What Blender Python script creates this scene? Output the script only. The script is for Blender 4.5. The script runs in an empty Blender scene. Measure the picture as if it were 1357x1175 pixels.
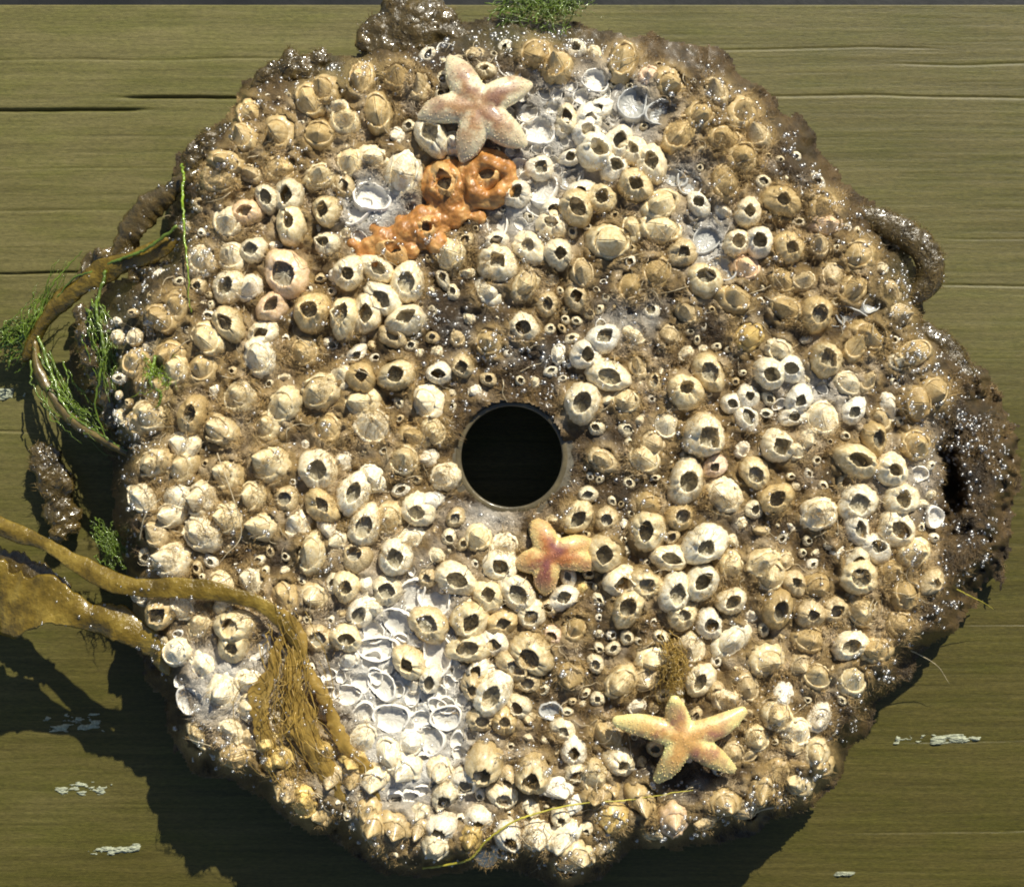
import bpy, bmesh, math, random
import numpy as np
from mathutils import Vector, Matrix

random.seed(7)
RNG = np.random.default_rng(7)
S = 0.0002            # metres for one "unit" (a unit is 0.2 mm)
LIFT = 150.0          # height of the disc's upper face above the plank, in units
CAM = 2250.0          # camera height above the disc's upper face, in units
CX, CY = 678.5, 587.5

scene = bpy.context.scene
# ------------------------------------------------------------------ camera
cam = bpy.data.cameras.new('camera')
cam.sensor_fit = 'HORIZONTAL'
cam.angle = 2 * math.atan(CX / CAM)
cam.clip_start = 0.02
cam.clip_end = 50
camo = bpy.data.objects.new('camera', cam)
scene.collection.objects.link(camo)
camo.location = (0, 0, (LIFT + CAM) * S)
scene.camera = camo
# ------------------------------------------------------------------ sky and sun
SUN_EL = math.radians(41)
SUN_AZ = Vector((0.40, 0.92)).normalized()
world = bpy.data.worlds.new('World')
scene.world = world
world.use_nodes = True
wn = world.node_tree.nodes
bg = wn['Background']
sky = wn.new('ShaderNodeTexSky')
sky.sky_type = 'NISHITA'
sky.sun_disc = False
sky.sun_elevation = SUN_EL
sky.sun_rotation = math.atan2(SUN_AZ.x, SUN_AZ.y)
world.node_tree.links.new(sky.outputs[0], bg.inputs[0])
bg.inputs[1].default_value = 0.068
sun = bpy.data.lights.new('sun', 'SUN')
sun.energy = 4.6
sun.angle = math.radians(0.53)
sun.color = (1.0, 0.945, 0.80)
suno = bpy.data.objects.new('sun', sun)
scene.collection.objects.link(suno)
sd = Vector((-SUN_AZ.x * math.cos(SUN_EL), -SUN_AZ.y * math.cos(SUN_EL), -math.sin(SUN_EL)))
suno.rotation_euler = sd.to_track_quat('-Z', 'Y').to_euler()
suno.location = (0.2, 0.4, 0.6)
scene.view_settings.view_transform = 'Standard'
scene.view_settings.look = 'None'
scene.view_settings.gamma = 1.0
scene.view_settings.exposure = 0.33
scene.cycles.use_denoising = True
scene.cycles.filter_width = 1.9
scene.cycles.max_bounces = 6
scene.cycles.transparent_max_bounces = 12
scene.cycles.sample_clamp_indirect = 6

COL = scene.collection


# ================================================================== helpers
def W(px, py, h=0.0):
    """a point of the scene, in units: px, py across the disc, h above its upper face"""
    k = (CAM - h) / CAM
    return Vector(((px - CX) * k, -(py - CY) * k, LIFT + h))


def Wa(px, py, h):
    k = (CAM - h) / CAM
    return np.stack([(px - CX) * k, -(py - CY) * k, LIFT + h], -1)


def link(o):
    COL.objects.link(o)
    return o


def tag(o, label=None, cat=None, group=None, kind=None):
    if label: o['label'] = label
    if cat: o['category'] = cat
    if group: o['group'] = group
    if kind: o['kind'] = kind
    return o


def make(name, verts, faces, mat, parent=None, origin=None, smooth=True, attrs=None):
    """verts in units (world); origin in units; one mesh object"""
    v = np.asarray(verts, dtype=np.float64).reshape(-1, 3)
    if origin is None:
        origin = np.array([v[:, 0].mean(), v[:, 1].mean(), v[:, 2].min()])
    origin = np.array(origin, dtype=float)
    me = bpy.data.meshes.new(name)
    if isinstance(faces, np.ndarray):
        nf, k = faces.shape
        me.vertices.add(len(v))
        me.vertices.foreach_set('co', ((v - origin) * S).astype(np.float32).ravel())
        me.loops.add(nf * k)
        me.loops.foreach_set('vertex_index', faces.astype(np.int32).ravel())
        me.polygons.add(nf)
        me.polygons.foreach_set('loop_start', (np.arange(nf) * k).astype(np.int32))
        me.update(calc_edges=True)
    else:
        me.from_pydata(((v - origin) * S).tolist(), [], faces)
    if smooth:
        me.polygons.foreach_set('use_smooth', np.ones(len(me.polygons), dtype=bool))
    for an, val in (attrs or {}).items():
        val = np.asarray(val, dtype=np.float32)
        if val.ndim == 1:
            a = me.attributes.new(an, 'FLOAT', 'POINT')
            a.data.foreach_set('value', val)
        else:
            a = me.color_attributes.new(an, 'FLOAT_COLOR', 'POINT')
            c4 = np.ones((len(v), 4), dtype=np.float32)
            c4[:, :3] = val
            a.data.foreach_set('color', c4.ravel())
    me.materials.append(mat)
    me.update()
    o = link(bpy.data.objects.new(name, me))
    if parent is None:
        o.location = origin * S
    else:
        o.parent = parent
        o.location = Vector(origin * S) - parent.location
    return o


class Noise:
    def __init__(self, seed):
        self.t = np.random.default_rng(seed).random((256, 256))

    def at(self, x, y):
        x = np.asarray(x, float); y = np.asarray(y, float)
        xi = np.floor(x).astype(int); yi = np.floor(y).astype(int)
        fx = x - xi; fy = y - yi
        fx = fx * fx * (3 - 2 * fx); fy = fy * fy * (3 - 2 * fy)
        t = self.t
        a = t[xi % 256, yi % 256]; b = t[(xi + 1) % 256, yi % 256]
        c = t[xi % 256, (yi + 1) % 256]; d = t[(xi + 1) % 256, (yi + 1) % 256]
        return (a * (1 - fx) + b * fx) * (1 - fy) + (c * (1 - fx) + d * fx) * fy

    def fbm(self, x, y, n=4):
        s = 0; w = 0; a = 1.0
        for i in range(n):
            s = s + a * self.at(x * 2 ** i + 17.3 * i, y * 2 ** i + 9.1 * i); w += a; a *= 0.5
        return s / w


NZ = Noise(3); NZ2 = Noise(11); NZ3 = Noise(29)


def sm(a, b, x):
    t = np.clip((x - a) / (b - a), 0, 1)
    return t * t * (3 - 2 * t)


def spline(pts, n):
    """Catmull-Rom through rows of numbers"""
    p = np.asarray(pts, float)
    p = np.vstack([2 * p[0] - p[1], p, 2 * p[-1] - p[-2]])
    out = []
    m = len(p) - 3
    for t in np.linspace(0, m - 1e-6, n):
        i = int(t); f = t - i
        a, b, c, d = p[i:i + 4]
        out.append(0.5 * (2 * b + (c - a) * f + (2 * a - 5 * b + 4 * c - d) * f * f + (3 * b - a - 3 * c + d) * f ** 3))
    return np.array(out)


def fuse(blobs, voxel=2.0, iters=2):
    """balls (x,y,z,r) in units grown together into one skin: verts, faces"""
    bm = bmesh.new()
    for b in blobs:
        x, y, z, r = b[:4]
        sz = b[4] if len(b) > 4 else 1.0
        bmesh.ops.create_icosphere(bm, subdivisions=2, radius=1.0,
                                   matrix=Matrix.Translation((x, y, z)) @ Matrix.Diagonal((r, r, r * sz, 1)))
    me = bpy.data.meshes.new('tmp'); bm.to_mesh(me); bm.free()
    o = link(bpy.data.objects.new('tmp', me))
    md = o.modifiers.new('r', 'REMESH'); md.mode = 'VOXEL'; md.voxel_size = voxel
    dg = bpy.context.evaluated_depsgraph_get()
    ev = o.evaluated_get(dg); m2 = ev.to_mesh()
    v = np.empty(len(m2.vertices) * 3); m2.vertices.foreach_get('co', v); v = v.reshape(-1, 3)
    f = [tuple(p.vertices) for p in m2.polygons]
    ed = np.empty(len(m2.edges) * 2, dtype=np.int64); m2.edges.foreach_get('vertices', ed); ed = ed.reshape(-1, 2)
    ev.to_mesh_clear()
    bpy.data.objects.remove(o); bpy.data.meshes.remove(me)
    deg = np.bincount(ed.ravel(), minlength=len(v))[:, None]
    for _ in range(iters):
        acc = np.zeros_like(v)
        np.add.at(acc, ed[:, 0], v[ed[:, 1]]); np.add.at(acc, ed[:, 1], v[ed[:, 0]])
        v = 0.4 * v + 0.6 * acc / np.maximum(deg, 1)
    return v, f


def chain(pts, n=14):
    """spheres along a spline of (px,py,h,r)"""
    out = []
    for px, py, h, r in spline(pts, n):
        w = W(px, py, h)
        out.append((w.x, w.y, w.z, r))
    return out


def tube(pts, radius, n=40, sides=6, wob=0.0, taper=True, seed=0):
    """thin tube along a spline of (px,py,h): verts, faces"""
    r = np.random.default_rng(seed)
    c = spline(pts, n)
    c = c + np.cumsum(r.normal(0, wob, c.shape), 0) * 0.5 + r.normal(0, wob * 0.5, c.shape)
    c = Wa(c[:, 0], c[:, 1], c[:, 2])
    t = np.gradient(c, axis=0); t /= np.linalg.norm(t, axis=1)[:, None] + 1e-9
    up = np.tile([0.13, 0.2, 1.0], (n, 1)); s = np.cross(t, up); s /= np.linalg.norm(s, axis=1)[:, None] + 1e-9
    u = np.cross(s, t)
    k = np.linspace(0, 1, n)
    rr = radius * ((1 - 0.75 * k ** 2) if taper else np.ones(n)) * (0.85 + 0.3 * r.random(n))
    an = np.arange(sides) / sides * 2 * math.pi
    v = c[:, None] + rr[:, None, None] * (np.cos(an)[None, :, None] * s[:, None] + np.sin(an)[None, :, None] * u[:, None])
    v = v.reshape(-1, 3)
    f = []
    for i in range(n - 1):
        for j in range(sides):
            a = i * sides + j; b = i * sides + (j + 1) % sides
            f.append((a, b, b + sides, a + sides))
    f.append(tuple(range(sides))[::-1]); f.append(tuple(range((n - 1) * sides, n * sides)))
    return v, f


def join(parts):
    V = []; F = []; o = 0
    for v, f in parts:
        V.append(v); F += [tuple(i + o for i in q) for q in f]; o += len(v)
    return np.vstack(V), F


# ================================================================== materials
def mat_new(name):
    m = bpy.data.materials.new(name); m.use_nodes = True
    nt = m.node_tree
    return m, nt, nt.nodes['Principled BSDF']


class NT:
    """short hand for node trees"""
    def __init__(self, nt): self.nt = nt
    def n(self, t, **k):
        x = self.nt.nodes.new('ShaderNode' + t)
        for a, b in k.items(): setattr(x, a, b)
        return x
    def l(self, a, b): self.nt.links.new(a, b)
    def put(self, sock, v):
        if hasattr(v, 'links'): self.l(v, sock)
        else: sock.default_value = v
    def math(self, op, a, b=0.5, c=None, clamp=False):
        x = self.n('Math', operation=op, use_clamp=clamp)
        self.put(x.inputs[0], a); self.put(x.inputs[1], b)
        if c is not None: self.put(x.inputs[2], c)
        return x.outputs[0]
    def mix(self, f, a, b, mode='MIX'):
        x = self.n('Mix', data_type='RGBA', blend_type=mode)
        self.put(x.inputs[0], f)
        for s, v in ((x.inputs[6], a), (x.inputs[7], b)):
            if hasattr(v, 'links'): self.l(v, s)
            else: s.default_value = (*v, 1) if len(v) == 3 else v
        return x.outputs[2]
    def noise(self, vec, scale, detail=4, rough=0.55, dist=0.0):
        x = self.n('TexNoise'); x.inputs['Scale'].default_value = scale
        x.inputs['Detail'].default_value = detail; x.inputs['Roughness'].default_value = rough
        x.inputs['Distortion'].default_value = dist
        if vec is not None: self.l(vec, x.inputs['Vector'])
        return x.outputs['Fac']
    def voro(self, vec, scale, feature='F1'):
        x = self.n('TexVoronoi', feature=feature); x.inputs['Scale'].default_value = scale
        if vec is not None: self.l(vec, x.inputs['Vector'])
        return x.outputs['Distance']
    def ramp(self, f, stops):
        x = self.n('ValToRGB'); e = x.color_ramp.elements
        while len(e) < len(stops): e.new(0.5)
        for q, (p, c) in zip(e, stops):
            q.position = p; q.color = (*c, 1) if len(c) == 3 else c
        self.l(f, x.inputs[0]); return x.outputs[0]
    def rng(self, f, a, b, c=0.0, d=1.0):
        x = self.n('MapRange'); self.put(x.inputs[0], f)
        for i, v in enumerate((a, b, c, d)): x.inputs[i + 1].default_value = v
        return x.outputs[0]
    def attr(self, name): return self.n('Attribute', attribute_name=name)
    def pos(self):
        """position in units"""
        g = self.n('NewGeometry'); v = self.n('VectorMath', operation='SCALE')
        self.l(g.outputs['Position'], v.inputs[0]); v.inputs['Scale'].default_value = 1 / S
        return v.outputs[0]
    def scaled(self, vec, x, y, z):
        m = self.n('Mapping'); m.inputs['Scale'].default_value = (x, y, z); self.l(vec, m.inputs[0]); return m.outputs[0]
    def bump(self, h, strength, dist):
        b = self.n('Bump'); b.inputs['Strength'].default_value = strength; b.inputs['Distance'].default_value = dist * S
        self.l(h, b.inputs['Height']); return b.outputs[0]


def shell_material(name, kind):
    m, nt, p = mat_new(name); t = NT(nt)
    tc = t.n('TexCoord'); oi = t.n('ObjectInfo')
    off = t.n('VectorMath', operation='SCALE'); t.l(oi.outputs['Random'], off.inputs['Scale'])
    off.inputs[0].default_value = (37.0, 61.0, 23.0)
    add = t.n('VectorMath', operation='ADD'); t.l(tc.outputs['Object'], add.inputs[0]); t.l(off.outputs[0], add.inputs[1])
    v = add.outputs[0]
    zn = t.attr('zn').outputs['Fac']
    inn = t.attr('inn').outputs['Fac']
    # scaled noise in units as well so that grain does not grow with size
    n1 = t.noise(v, 2.6, 7, 0.72); n2 = t.noise(v, 7.0, 4, 0.6); n3 = t.noise(v, 20.0, 3, 0.6)
    base = t.ramp(n2, [(0.3, (0.62, 0.49, 0.29)), (0.46, (0.82, 0.71, 0.47)), (0.62, (0.92, 0.86, 0.70))])
    base = t.mix(1.0, base, oi.outputs['Color'], 'MULTIPLY')
    # film of brown algae, heaviest low on the wall; the amount is the object's alpha
    al = oi.outputs['Alpha']
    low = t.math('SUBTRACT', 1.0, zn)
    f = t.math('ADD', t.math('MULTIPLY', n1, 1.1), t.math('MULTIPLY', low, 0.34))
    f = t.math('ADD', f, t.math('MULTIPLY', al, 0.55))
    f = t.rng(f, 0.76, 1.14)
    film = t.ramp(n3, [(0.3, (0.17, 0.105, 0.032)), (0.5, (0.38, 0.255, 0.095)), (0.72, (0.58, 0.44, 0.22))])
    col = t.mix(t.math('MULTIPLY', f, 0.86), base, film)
    # small dark specks
    sp = t.voro(v, 9.0); spk = t.math('LESS_THAN', sp, 0.13)
    spk = t.math('MULTIPLY', spk, t.math('GREATER_THAN', n1, 0.52))
    col = t.mix(t.math('MULTIPLY', spk, 0.55), col, (0.10, 0.075, 0.04))
    # inside: residue tone, lightened to stand in for light through thin walls
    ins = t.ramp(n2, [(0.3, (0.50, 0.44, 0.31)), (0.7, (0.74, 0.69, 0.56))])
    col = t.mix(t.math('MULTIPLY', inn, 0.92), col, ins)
    t.l(col, p.inputs['Base Color'])
    p.inputs['Roughness'].default_value = 0.42
    p.inputs['Specular IOR Level'].default_value = 0.5
    p.inputs['Coat Weight'].default_value = 0.55
    p.inputs['Coat Roughness'].default_value = 0.2
    p.inputs['Coat IOR'].default_value = 1.4
    hh = t.math('ADD', t.math('MULTIPLY', n3, 0.5), t.math('MULTIPLY', t.noise(v, 55.0, 2), 0.25))
    t.l(t.bump(hh, 0.28, 1.6), p.inputs['Normal'])
    p.inputs['Subsurface Weight'].default_value = 0.12 if kind == 'pale' else 0.0
    p.inputs['Subsurface Radius'].default_value = (0.0012, 0.0009, 0.0006)
    return m


M_SHELL = shell_material('barnacle_shell', 'std')


def cup_floor_material():
    m, nt, p = mat_new('cup_floor'); t = NT(nt)
    tc = t.n('TexCoord'); oi = t.n('ObjectInfo')
    n = t.noise(tc.outputs['Object'], 6.0, 4)
    c = t.ramp(n, [(0.3, (0.24, 0.21, 0.135)), (0.7, (0.48, 0.44, 0.33))])
    c = t.mix(1.0, c, oi.outputs['Color'], 'MULTIPLY')
    t.l(c, p.inputs['Base Color']); p.inputs['Roughness'].default_value = 0.3
    t.l(t.bump(n, 0.5, 2.0), p.inputs['Normal'])
    return m


M_FLOOR = cup_floor_material()


def scar_material():
    m, nt, p = mat_new('empty_cup_shell'); t = NT(nt)
    tc = t.n('TexCoord'); oi = t.n('ObjectInfo')
    zn = t.attr('zn').outputs['Fac']
    n = t.noise(tc.outputs['Object'], 5.0, 4)
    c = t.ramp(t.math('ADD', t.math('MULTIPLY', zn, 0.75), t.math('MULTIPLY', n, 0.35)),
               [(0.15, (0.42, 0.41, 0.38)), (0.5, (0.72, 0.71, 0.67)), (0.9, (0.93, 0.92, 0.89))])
    c = t.mix(1.0, c, oi.outputs['Color'], 'MULTIPLY')
    t.l(c, p.inputs['Base Color']); p.inputs['Roughness'].default_value = 0.28
    p.inputs['Coat Weight'].default_value = 0.6; p.inputs['Coat Roughness'].default_value = 0.1
    t.l(t.bump(t.noise(tc.outputs['Object'], 14.0, 3), 0.4, 1.5), p.inputs['Normal'])
    return m


M_SCAR = scar_material()


def colour_material(name, attr='col', rough=0.45, coat=0.5, bump_scale=0.16, bump=0.7, bdist=3.0, sss=0.0, coat_rough=0.12):
    m, nt, p = mat_new(name); t = NT(nt)
    a = t.attr(attr).outputs['Color']; v = t.pos()
    n = t.noise(v, bump_scale, 5, 0.65)
    fine = t.noise(v, bump_scale * 3.3, 3, 0.6)
    c = t.mix(0.55, a, t.ramp(n, [(0.25, (0.35, 0.33, 0.30)), (0.5, (0.9, 0.9, 0.88)), (0.75, (1.5, 1.42, 1.3))]), 'MULTIPLY')
    t.l(c, p.inputs['Base Color'])
    p.inputs['Roughness'].default_value = rough
    p.inputs['Coat Weight'].default_value = coat; p.inputs['Coat Roughness'].default_value = coat_rough
    p.inputs['Coat IOR'].default_value = 1.34
    h = t.math('ADD', n, t.math('MULTIPLY', fine, 0.45))
    t.l(t.bump(h, bump, bdist), p.inputs['Normal'])
    if sss:
        p.inputs['Subsurface Weight'].default_value = sss
        p.inputs['Subsurface Radius'].default_value = (0.002, 0.0012, 0.0005)
    return m


M_MAT = colour_material('algae_mat', bump_scale=0.22, bump=1.0, bdist=4.5, coat=0.35, coat_rough=0.2)
M_FUZZ = colour_material('algae_fuzz', bump=0.0, rough=0.4, coat=0.35, bump_scale=0.05)
M_STAR = colour_material('starfish_skin', bump_scale=0.4, bump=0.4, bdist=1.4, rough=0.36, coat=0.8, sss=0.2, coat_rough=0.2)


def plain(name, col, rough=0.4, coat=0.4, var=0.35, scale=0.08, bump=0.5, bdist=2.0, sss=0.0, col2=None, coat_rough=0.1, trans=0.0):
    m, nt, p = mat_new(name); t = NT(nt)
    v = t.pos(); n = t.noise(v, scale, 5, 0.6)
    c2 = col2 or tuple(min(1, x * (1 + 1.6 * var)) for x in col)
    c1 = tuple(x * (1 - var) for x in col)
    t.l(t.ramp(n, [(0.28, c1), (0.5, col), (0.74, c2)]), p.inputs['Base Color'])
    p.inputs['Roughness'].default_value = rough
    p.inputs['Coat Weight'].default_value = coat; p.inputs['Coat Roughness'].default_value = coat_rough
    f = t.noise(v, scale * 4.5, 3)
    t.l(t.bump(t.math('ADD', n, t.math('MULTIPLY', f, 0.5)), bump, bdist), p.inputs['Normal'])
    if trans:
        tl = t.n('BsdfTranslucent'); t.l(p.inputs['Base Color'].links[0].from_socket, tl.inputs[0])
        mx = t.n('MixShader'); mx.inputs[0].default_value = trans
        t.l(p.outputs[0], mx.inputs[1]); t.l(tl.outputs[0], mx.inputs[2]); t.l(mx.outputs[0], nt.nodes['Material Output'].inputs[0])
    if sss:
        p.inputs['Subsurface Weight'].default_value = sss
        p.inputs['Subsurface Radius'].default_value = (0.003, 0.0018, 0.0006)
    return m


M_ORANGE = plain('orange_sponge', (0.47, 0.205, 0.048), rough=0.5, coat=0.25, var=0.6, scale=0.05, bump=0.8, bdist=1.8, sss=0.25, col2=(0.74, 0.46, 0.17), coat_rough=0.25)
M_KELP = plain('golden_seaweed', (0.27, 0.18, 0.024), rough=0.24, coat=1.0, var=0.6, scale=0.035, bump=0.9, bdist=5.0, col2=(0.52, 0.37, 0.07), coat_rough=0.14, trans=0.4)
M_GOLDWEED = plain('golden_blade', (0.55, 0.37, 0.085), rough=0.28, coat=0.6, var=0.5, scale=0.04, bump=0.7, bdist=3.0, col2=(0.75, 0.57, 0.20), trans=0.5)
M_DARKWEED = plain('dark_brown_seaweed', (0.075, 0.052, 0.014), rough=0.3, coat=0.8, var=0.5, scale=0.05, bump=0.8, bdist=4.0, sss=0.1, col2=(0.13, 0.085, 0.02))
M_GREEN = plain('green_algae', (0.115, 0.175, 0.02), rough=0.3, coat=0.6, var=0.5, scale=0.06, sss=0.2)
M_BRIGHTGREEN = plain('bright_green_algae', (0.20, 0.30, 0.02), rough=0.3, coat=0.6, var=0.5, scale=0.06, sss=0.2)
M_THREAD = plain('yellow_thread', (0.46, 0.40, 0.05), rough=0.35, coat=0.5, var=0.4)
M_TENDRIL = plain('pale_tendril', (0.52, 0.43, 0.27), rough=0.4, coat=0.4, var=0.4)
M_STIPE = plain('brown_stipe', (0.12, 0.085, 0.022), rough=0.35, coat=0.6, var=0.5, scale=0.06, sss=0.1)
M_GOLDHAIR = plain('golden_filaments', (0.34, 0.22, 0.045), rough=0.35, coat=0.4, var=0.5, scale=0.03, bump=0.0)
M_LICHEN = plain('lichen', (0.33, 0.35, 0.25), rough=0.85, coat=0.0, var=0.4, scale=0.2)


def plate_material():
    m, nt, p = mat_new('grey_plastic'); t = NT(nt)
    v = t.pos(); n = t.noise(v, 0.03, 5); mesh = t.voro(v, 0.33)
    c = t.ramp(n, [(0.3, (0.085, 0.068, 0.036)), (0.5, (0.14, 0.12, 0.078)), (0.7, (0.21, 0.19, 0.145))])
    c = t.mix(t.math('MULTIPLY', t.math('LESS_THAN', mesh, 0.32), 0.4), c, (0.10, 0.09, 0.06))
    t.l(c, p.inputs['Base Color']); p.inputs['Roughness'].default_value = 0.3
    p.inputs['Coat Weight'].default_value = 0.7; p.inputs['Coat Roughness'].default_value = 0.08
    t.l(t.bump(t.noise(v, 0.25, 4), 0.6, 1.2), p.inputs['Normal'])
    return m


M_PLATE = plate_material()


def wood_material():
    m, nt, p = mat_new('weathered_plank'); t = NT(nt)
    v = t.pos()
    g0 = t.attr('grain').outputs['Fac']
    a = t.noise(t.scaled(v, 0.006, 0.22, 0.05), 1.0, 6, 0.7, 0.25)
    b = t.noise(t.scaled(v, 0.045, 0.6, 0.1), 1.0, 4, 0.75)
    c = t.noise(t.scaled(v, 0.003, 0.012, 0.1), 1.0, 3, 0.5)
    f = t.math('ADD', t.math('MULTIPLY', a, 0.42), t.math('MULTIPLY', b, 0.36))
    f = t.math('ADD', f, t.math('MULTIPLY', g0, 0.25))
    col = t.ramp(f, [(0.30, (0.078, 0.067, 0.020)), (0.47, (0.122, 0.107, 0.034)), (0.60, (0.158, 0.137, 0.049)), (0.78, (0.245, 0.207, 0.09))])
    # green algae stain in drifts
    gr = t.rng(t.noise(t.scaled(v, 0.008, 0.035, 0.1), 1.0, 5, 0.65), 0.42, 0.7)
    col = t.mix(t.math('MULTIPLY', gr, 0.55), col, t.mix(1.0, col, (0.72, 0.88, 0.30), 'MULTIPLY'))
    # tone mask: darker and a little smoother towards the lower end and right side
    wet = t.attr('wet').outputs['Fac']
    col = t.mix(wet, col, t.mix(1.0, col, (0.58, 0.55, 0.36), 'MULTIPLY'))
    t.l(col, p.inputs['Base Color'])
    t.l(t.rng(wet, 0.0, 1.0, 0.55, 0.42), p.inputs['Roughness'])
    p.inputs['Specular IOR Level'].default_value = 0.35
    fine = t.noise(t.scaled(v, 0.10, 0.55, 0.3), 1.0, 6, 0.85)
    col = t.mix(1.0, col, t.ramp(fine, [(0.3, (0.45, 0.46, 0.42)), (0.5, (1, 1, 1)), (0.7, (1.55, 1.52, 1.42))]), 'MULTIPLY')
    t.l(col, p.inputs['Base Color'])
    t.l(t.bump(t.math('ADD', fine, t.math('MULTIPLY', b, 0.8)), 0.35, 1.0), p.inputs['Normal'])
    return m


M_WOOD = wood_material()


def droplet_material():
    m, nt, p = mat_new('water_droplet'); t = NT(nt)
    out = nt.nodes['Material Output']
    tr = t.n('BsdfTransparent'); tr.inputs[0].default_value = (0.93, 0.93, 0.92, 1)
    gl = t.n('BsdfGlossy'); gl.inputs['Roughness'].default_value = 0.30; gl.inputs[0].default_value = (1, 1, 1, 1)
    mx = t.n('MixShader'); mx.inputs[0].default_value = 0.28
    t.l(tr.outputs[0], mx.inputs[1]); t.l(gl.outputs[0], mx.inputs[2]); t.l(mx.outputs[0], out.inputs[0])
    nt.nodes.remove(p)
    return m


M_DROP = droplet_material()

# ================================================================== setting: plank and what lies below it
KW = (CAM + LIFT) / CAM      # units on the plank for one unit across the disc


def plank():
    x0, x1 = -1000, 1000
    ytop = (CY - 4.0) * KW; ybot = -820
    nx, ny = 170, 1000
    xs = np.linspace(x0, x1, nx); ys = np.linspace(ytop, ybot, ny)
    X, Y = np.meshgrid(xs, ys)
    warp = (NZ.fbm(X * 0.0015, Y * 0.004, 2) - 0.5) * 10
    g = NZ2.fbm(X * 0.004 + 5, (Y + warp) * 0.17, 4)
    g2 = NZ3.fbm(X * 0.012, (Y + warp) * 0.35, 3)
    grain = np.clip((g - 0.5) * 0.9 + 0.5 + (g2 - 0.5) * 0.6, 0, 1)
    Z = -7 + (g - 0.5) * 0.5 + (g2 - 0.5) * 0.3
    # drying checks along the grain: (px0, py0, px1, py1, half width, depth)
    for (a, b, c, d, w, dp) in [(-300, 152, 200, 143, 2.6, 16), (150, 130, 345, 128, 2.2, 11), (-200, 79, 520, 76, 1.3, 6), (-300, 366, 160, 361, 1.8, 9),
                                (-200, 281, 200, 277, 1.0, 5), (960, 126, 1700, 128, 1.8, 7), (1180, 84, 1700, 82, 1.4, 6), (860, 66, 1250, 62, 1.3, 6),
                                (1230, 379, 1700, 377, 1.6, 8), (1240, 318, 1700, 314, 1.2, 5), (-300, 560, 70, 574, 1.8, 8), (1180, 985, 1600, 978, 1.0, 4),
                                (1100, 1105, 1700, 1100, 1.2, 5), (-200, 1010, 60, 1006, 1.2, 5), (1260, 830, 1700, 826, 1.2, 5), (-100, 225, 260, 221, 0.9, 3)]:
        wa = W(a, b, -LIFT); wb = W(c, d, -LIFT)
        tt = np.clip((X - wa.x) / (wb.x - wa.x), 0, 1)
        yc = wa.y + (wb.y - wa.y) * tt + (NZ.at(X * 0.008, X * 0 + b) - 0.5) * 4 + (NZ.at(X * 0.05, X * 0 + b) - 0.5) * 1.0
        ins = sm(wa.x - 5, wa.x + 50, X) * (1 - sm(wb.x - 50, wb.x + 5, X))
        k = np.exp(-((Y - yc) / (w * 0.72)) ** 2) * ins * (0.45 + 0.55 * NZ2.at(X * 0.012, X * 0 + d))
        Z -= k * dp * (0.7 if dp > 8 else 0.3); grain = grain * (1 - (0.6 if dp > 8 else 0.25) * k)
    wet = np.clip(sm(250, -330, Y) * 0.95 + (NZ.fbm(X * 0.004, Y * 0.006, 3) - 0.5) * 0.9 + sm(0, 700, X) * 0.5, 0, 1)  # tone mask, rising towards the lower end and the right, broken by noise
    Z[0] -= 5
    V = np.stack([X, Y, Z], -1).reshape(-1, 3)
    i = np.arange(ny - 1)[:, None] * nx + np.arange(nx - 1)[None]
    F = np.stack([i, i + nx, i + nx + 1, i + 1], -1).reshape(-1, 4)
    # edge faces down and underside
    n0 = len(V)
    bottom = np.array([[x, ytop, -190] for x in xs])
    V = np.vstack([V, bottom])
    j = np.arange(nx - 1)
    E = np.stack([j, j + 1, n0 + j + 1, n0 + j], -1)
    F = np.vstack([F, E])
    grain = np.concatenate([grain.ravel(), np.full(nx, 0.3)]); wet = np.concatenate([wet.ravel(), np.full(nx, 0.8)])
    o = make('wooden_plank', V, F, M_WOOD, origin=(0, 0, -190), attrs={'grain': grain, 'wet': wet})
    tag(o, 'weathered olive brown plank with drying cracks under the whole disc', 'plank')


plank()
g = make('ground', [(-6000, -6000, -420), (6000, -6000, -420), (6000, 6000, -420), (-6000, 6000, -420)], [(0, 1, 2, 3)],
         plain('dark_ground', (0.018, 0.018, 0.016), rough=0.35, coat=0.2, scale=0.01), origin=(0, 0, -420))
tag(g, kind='structure')


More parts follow.
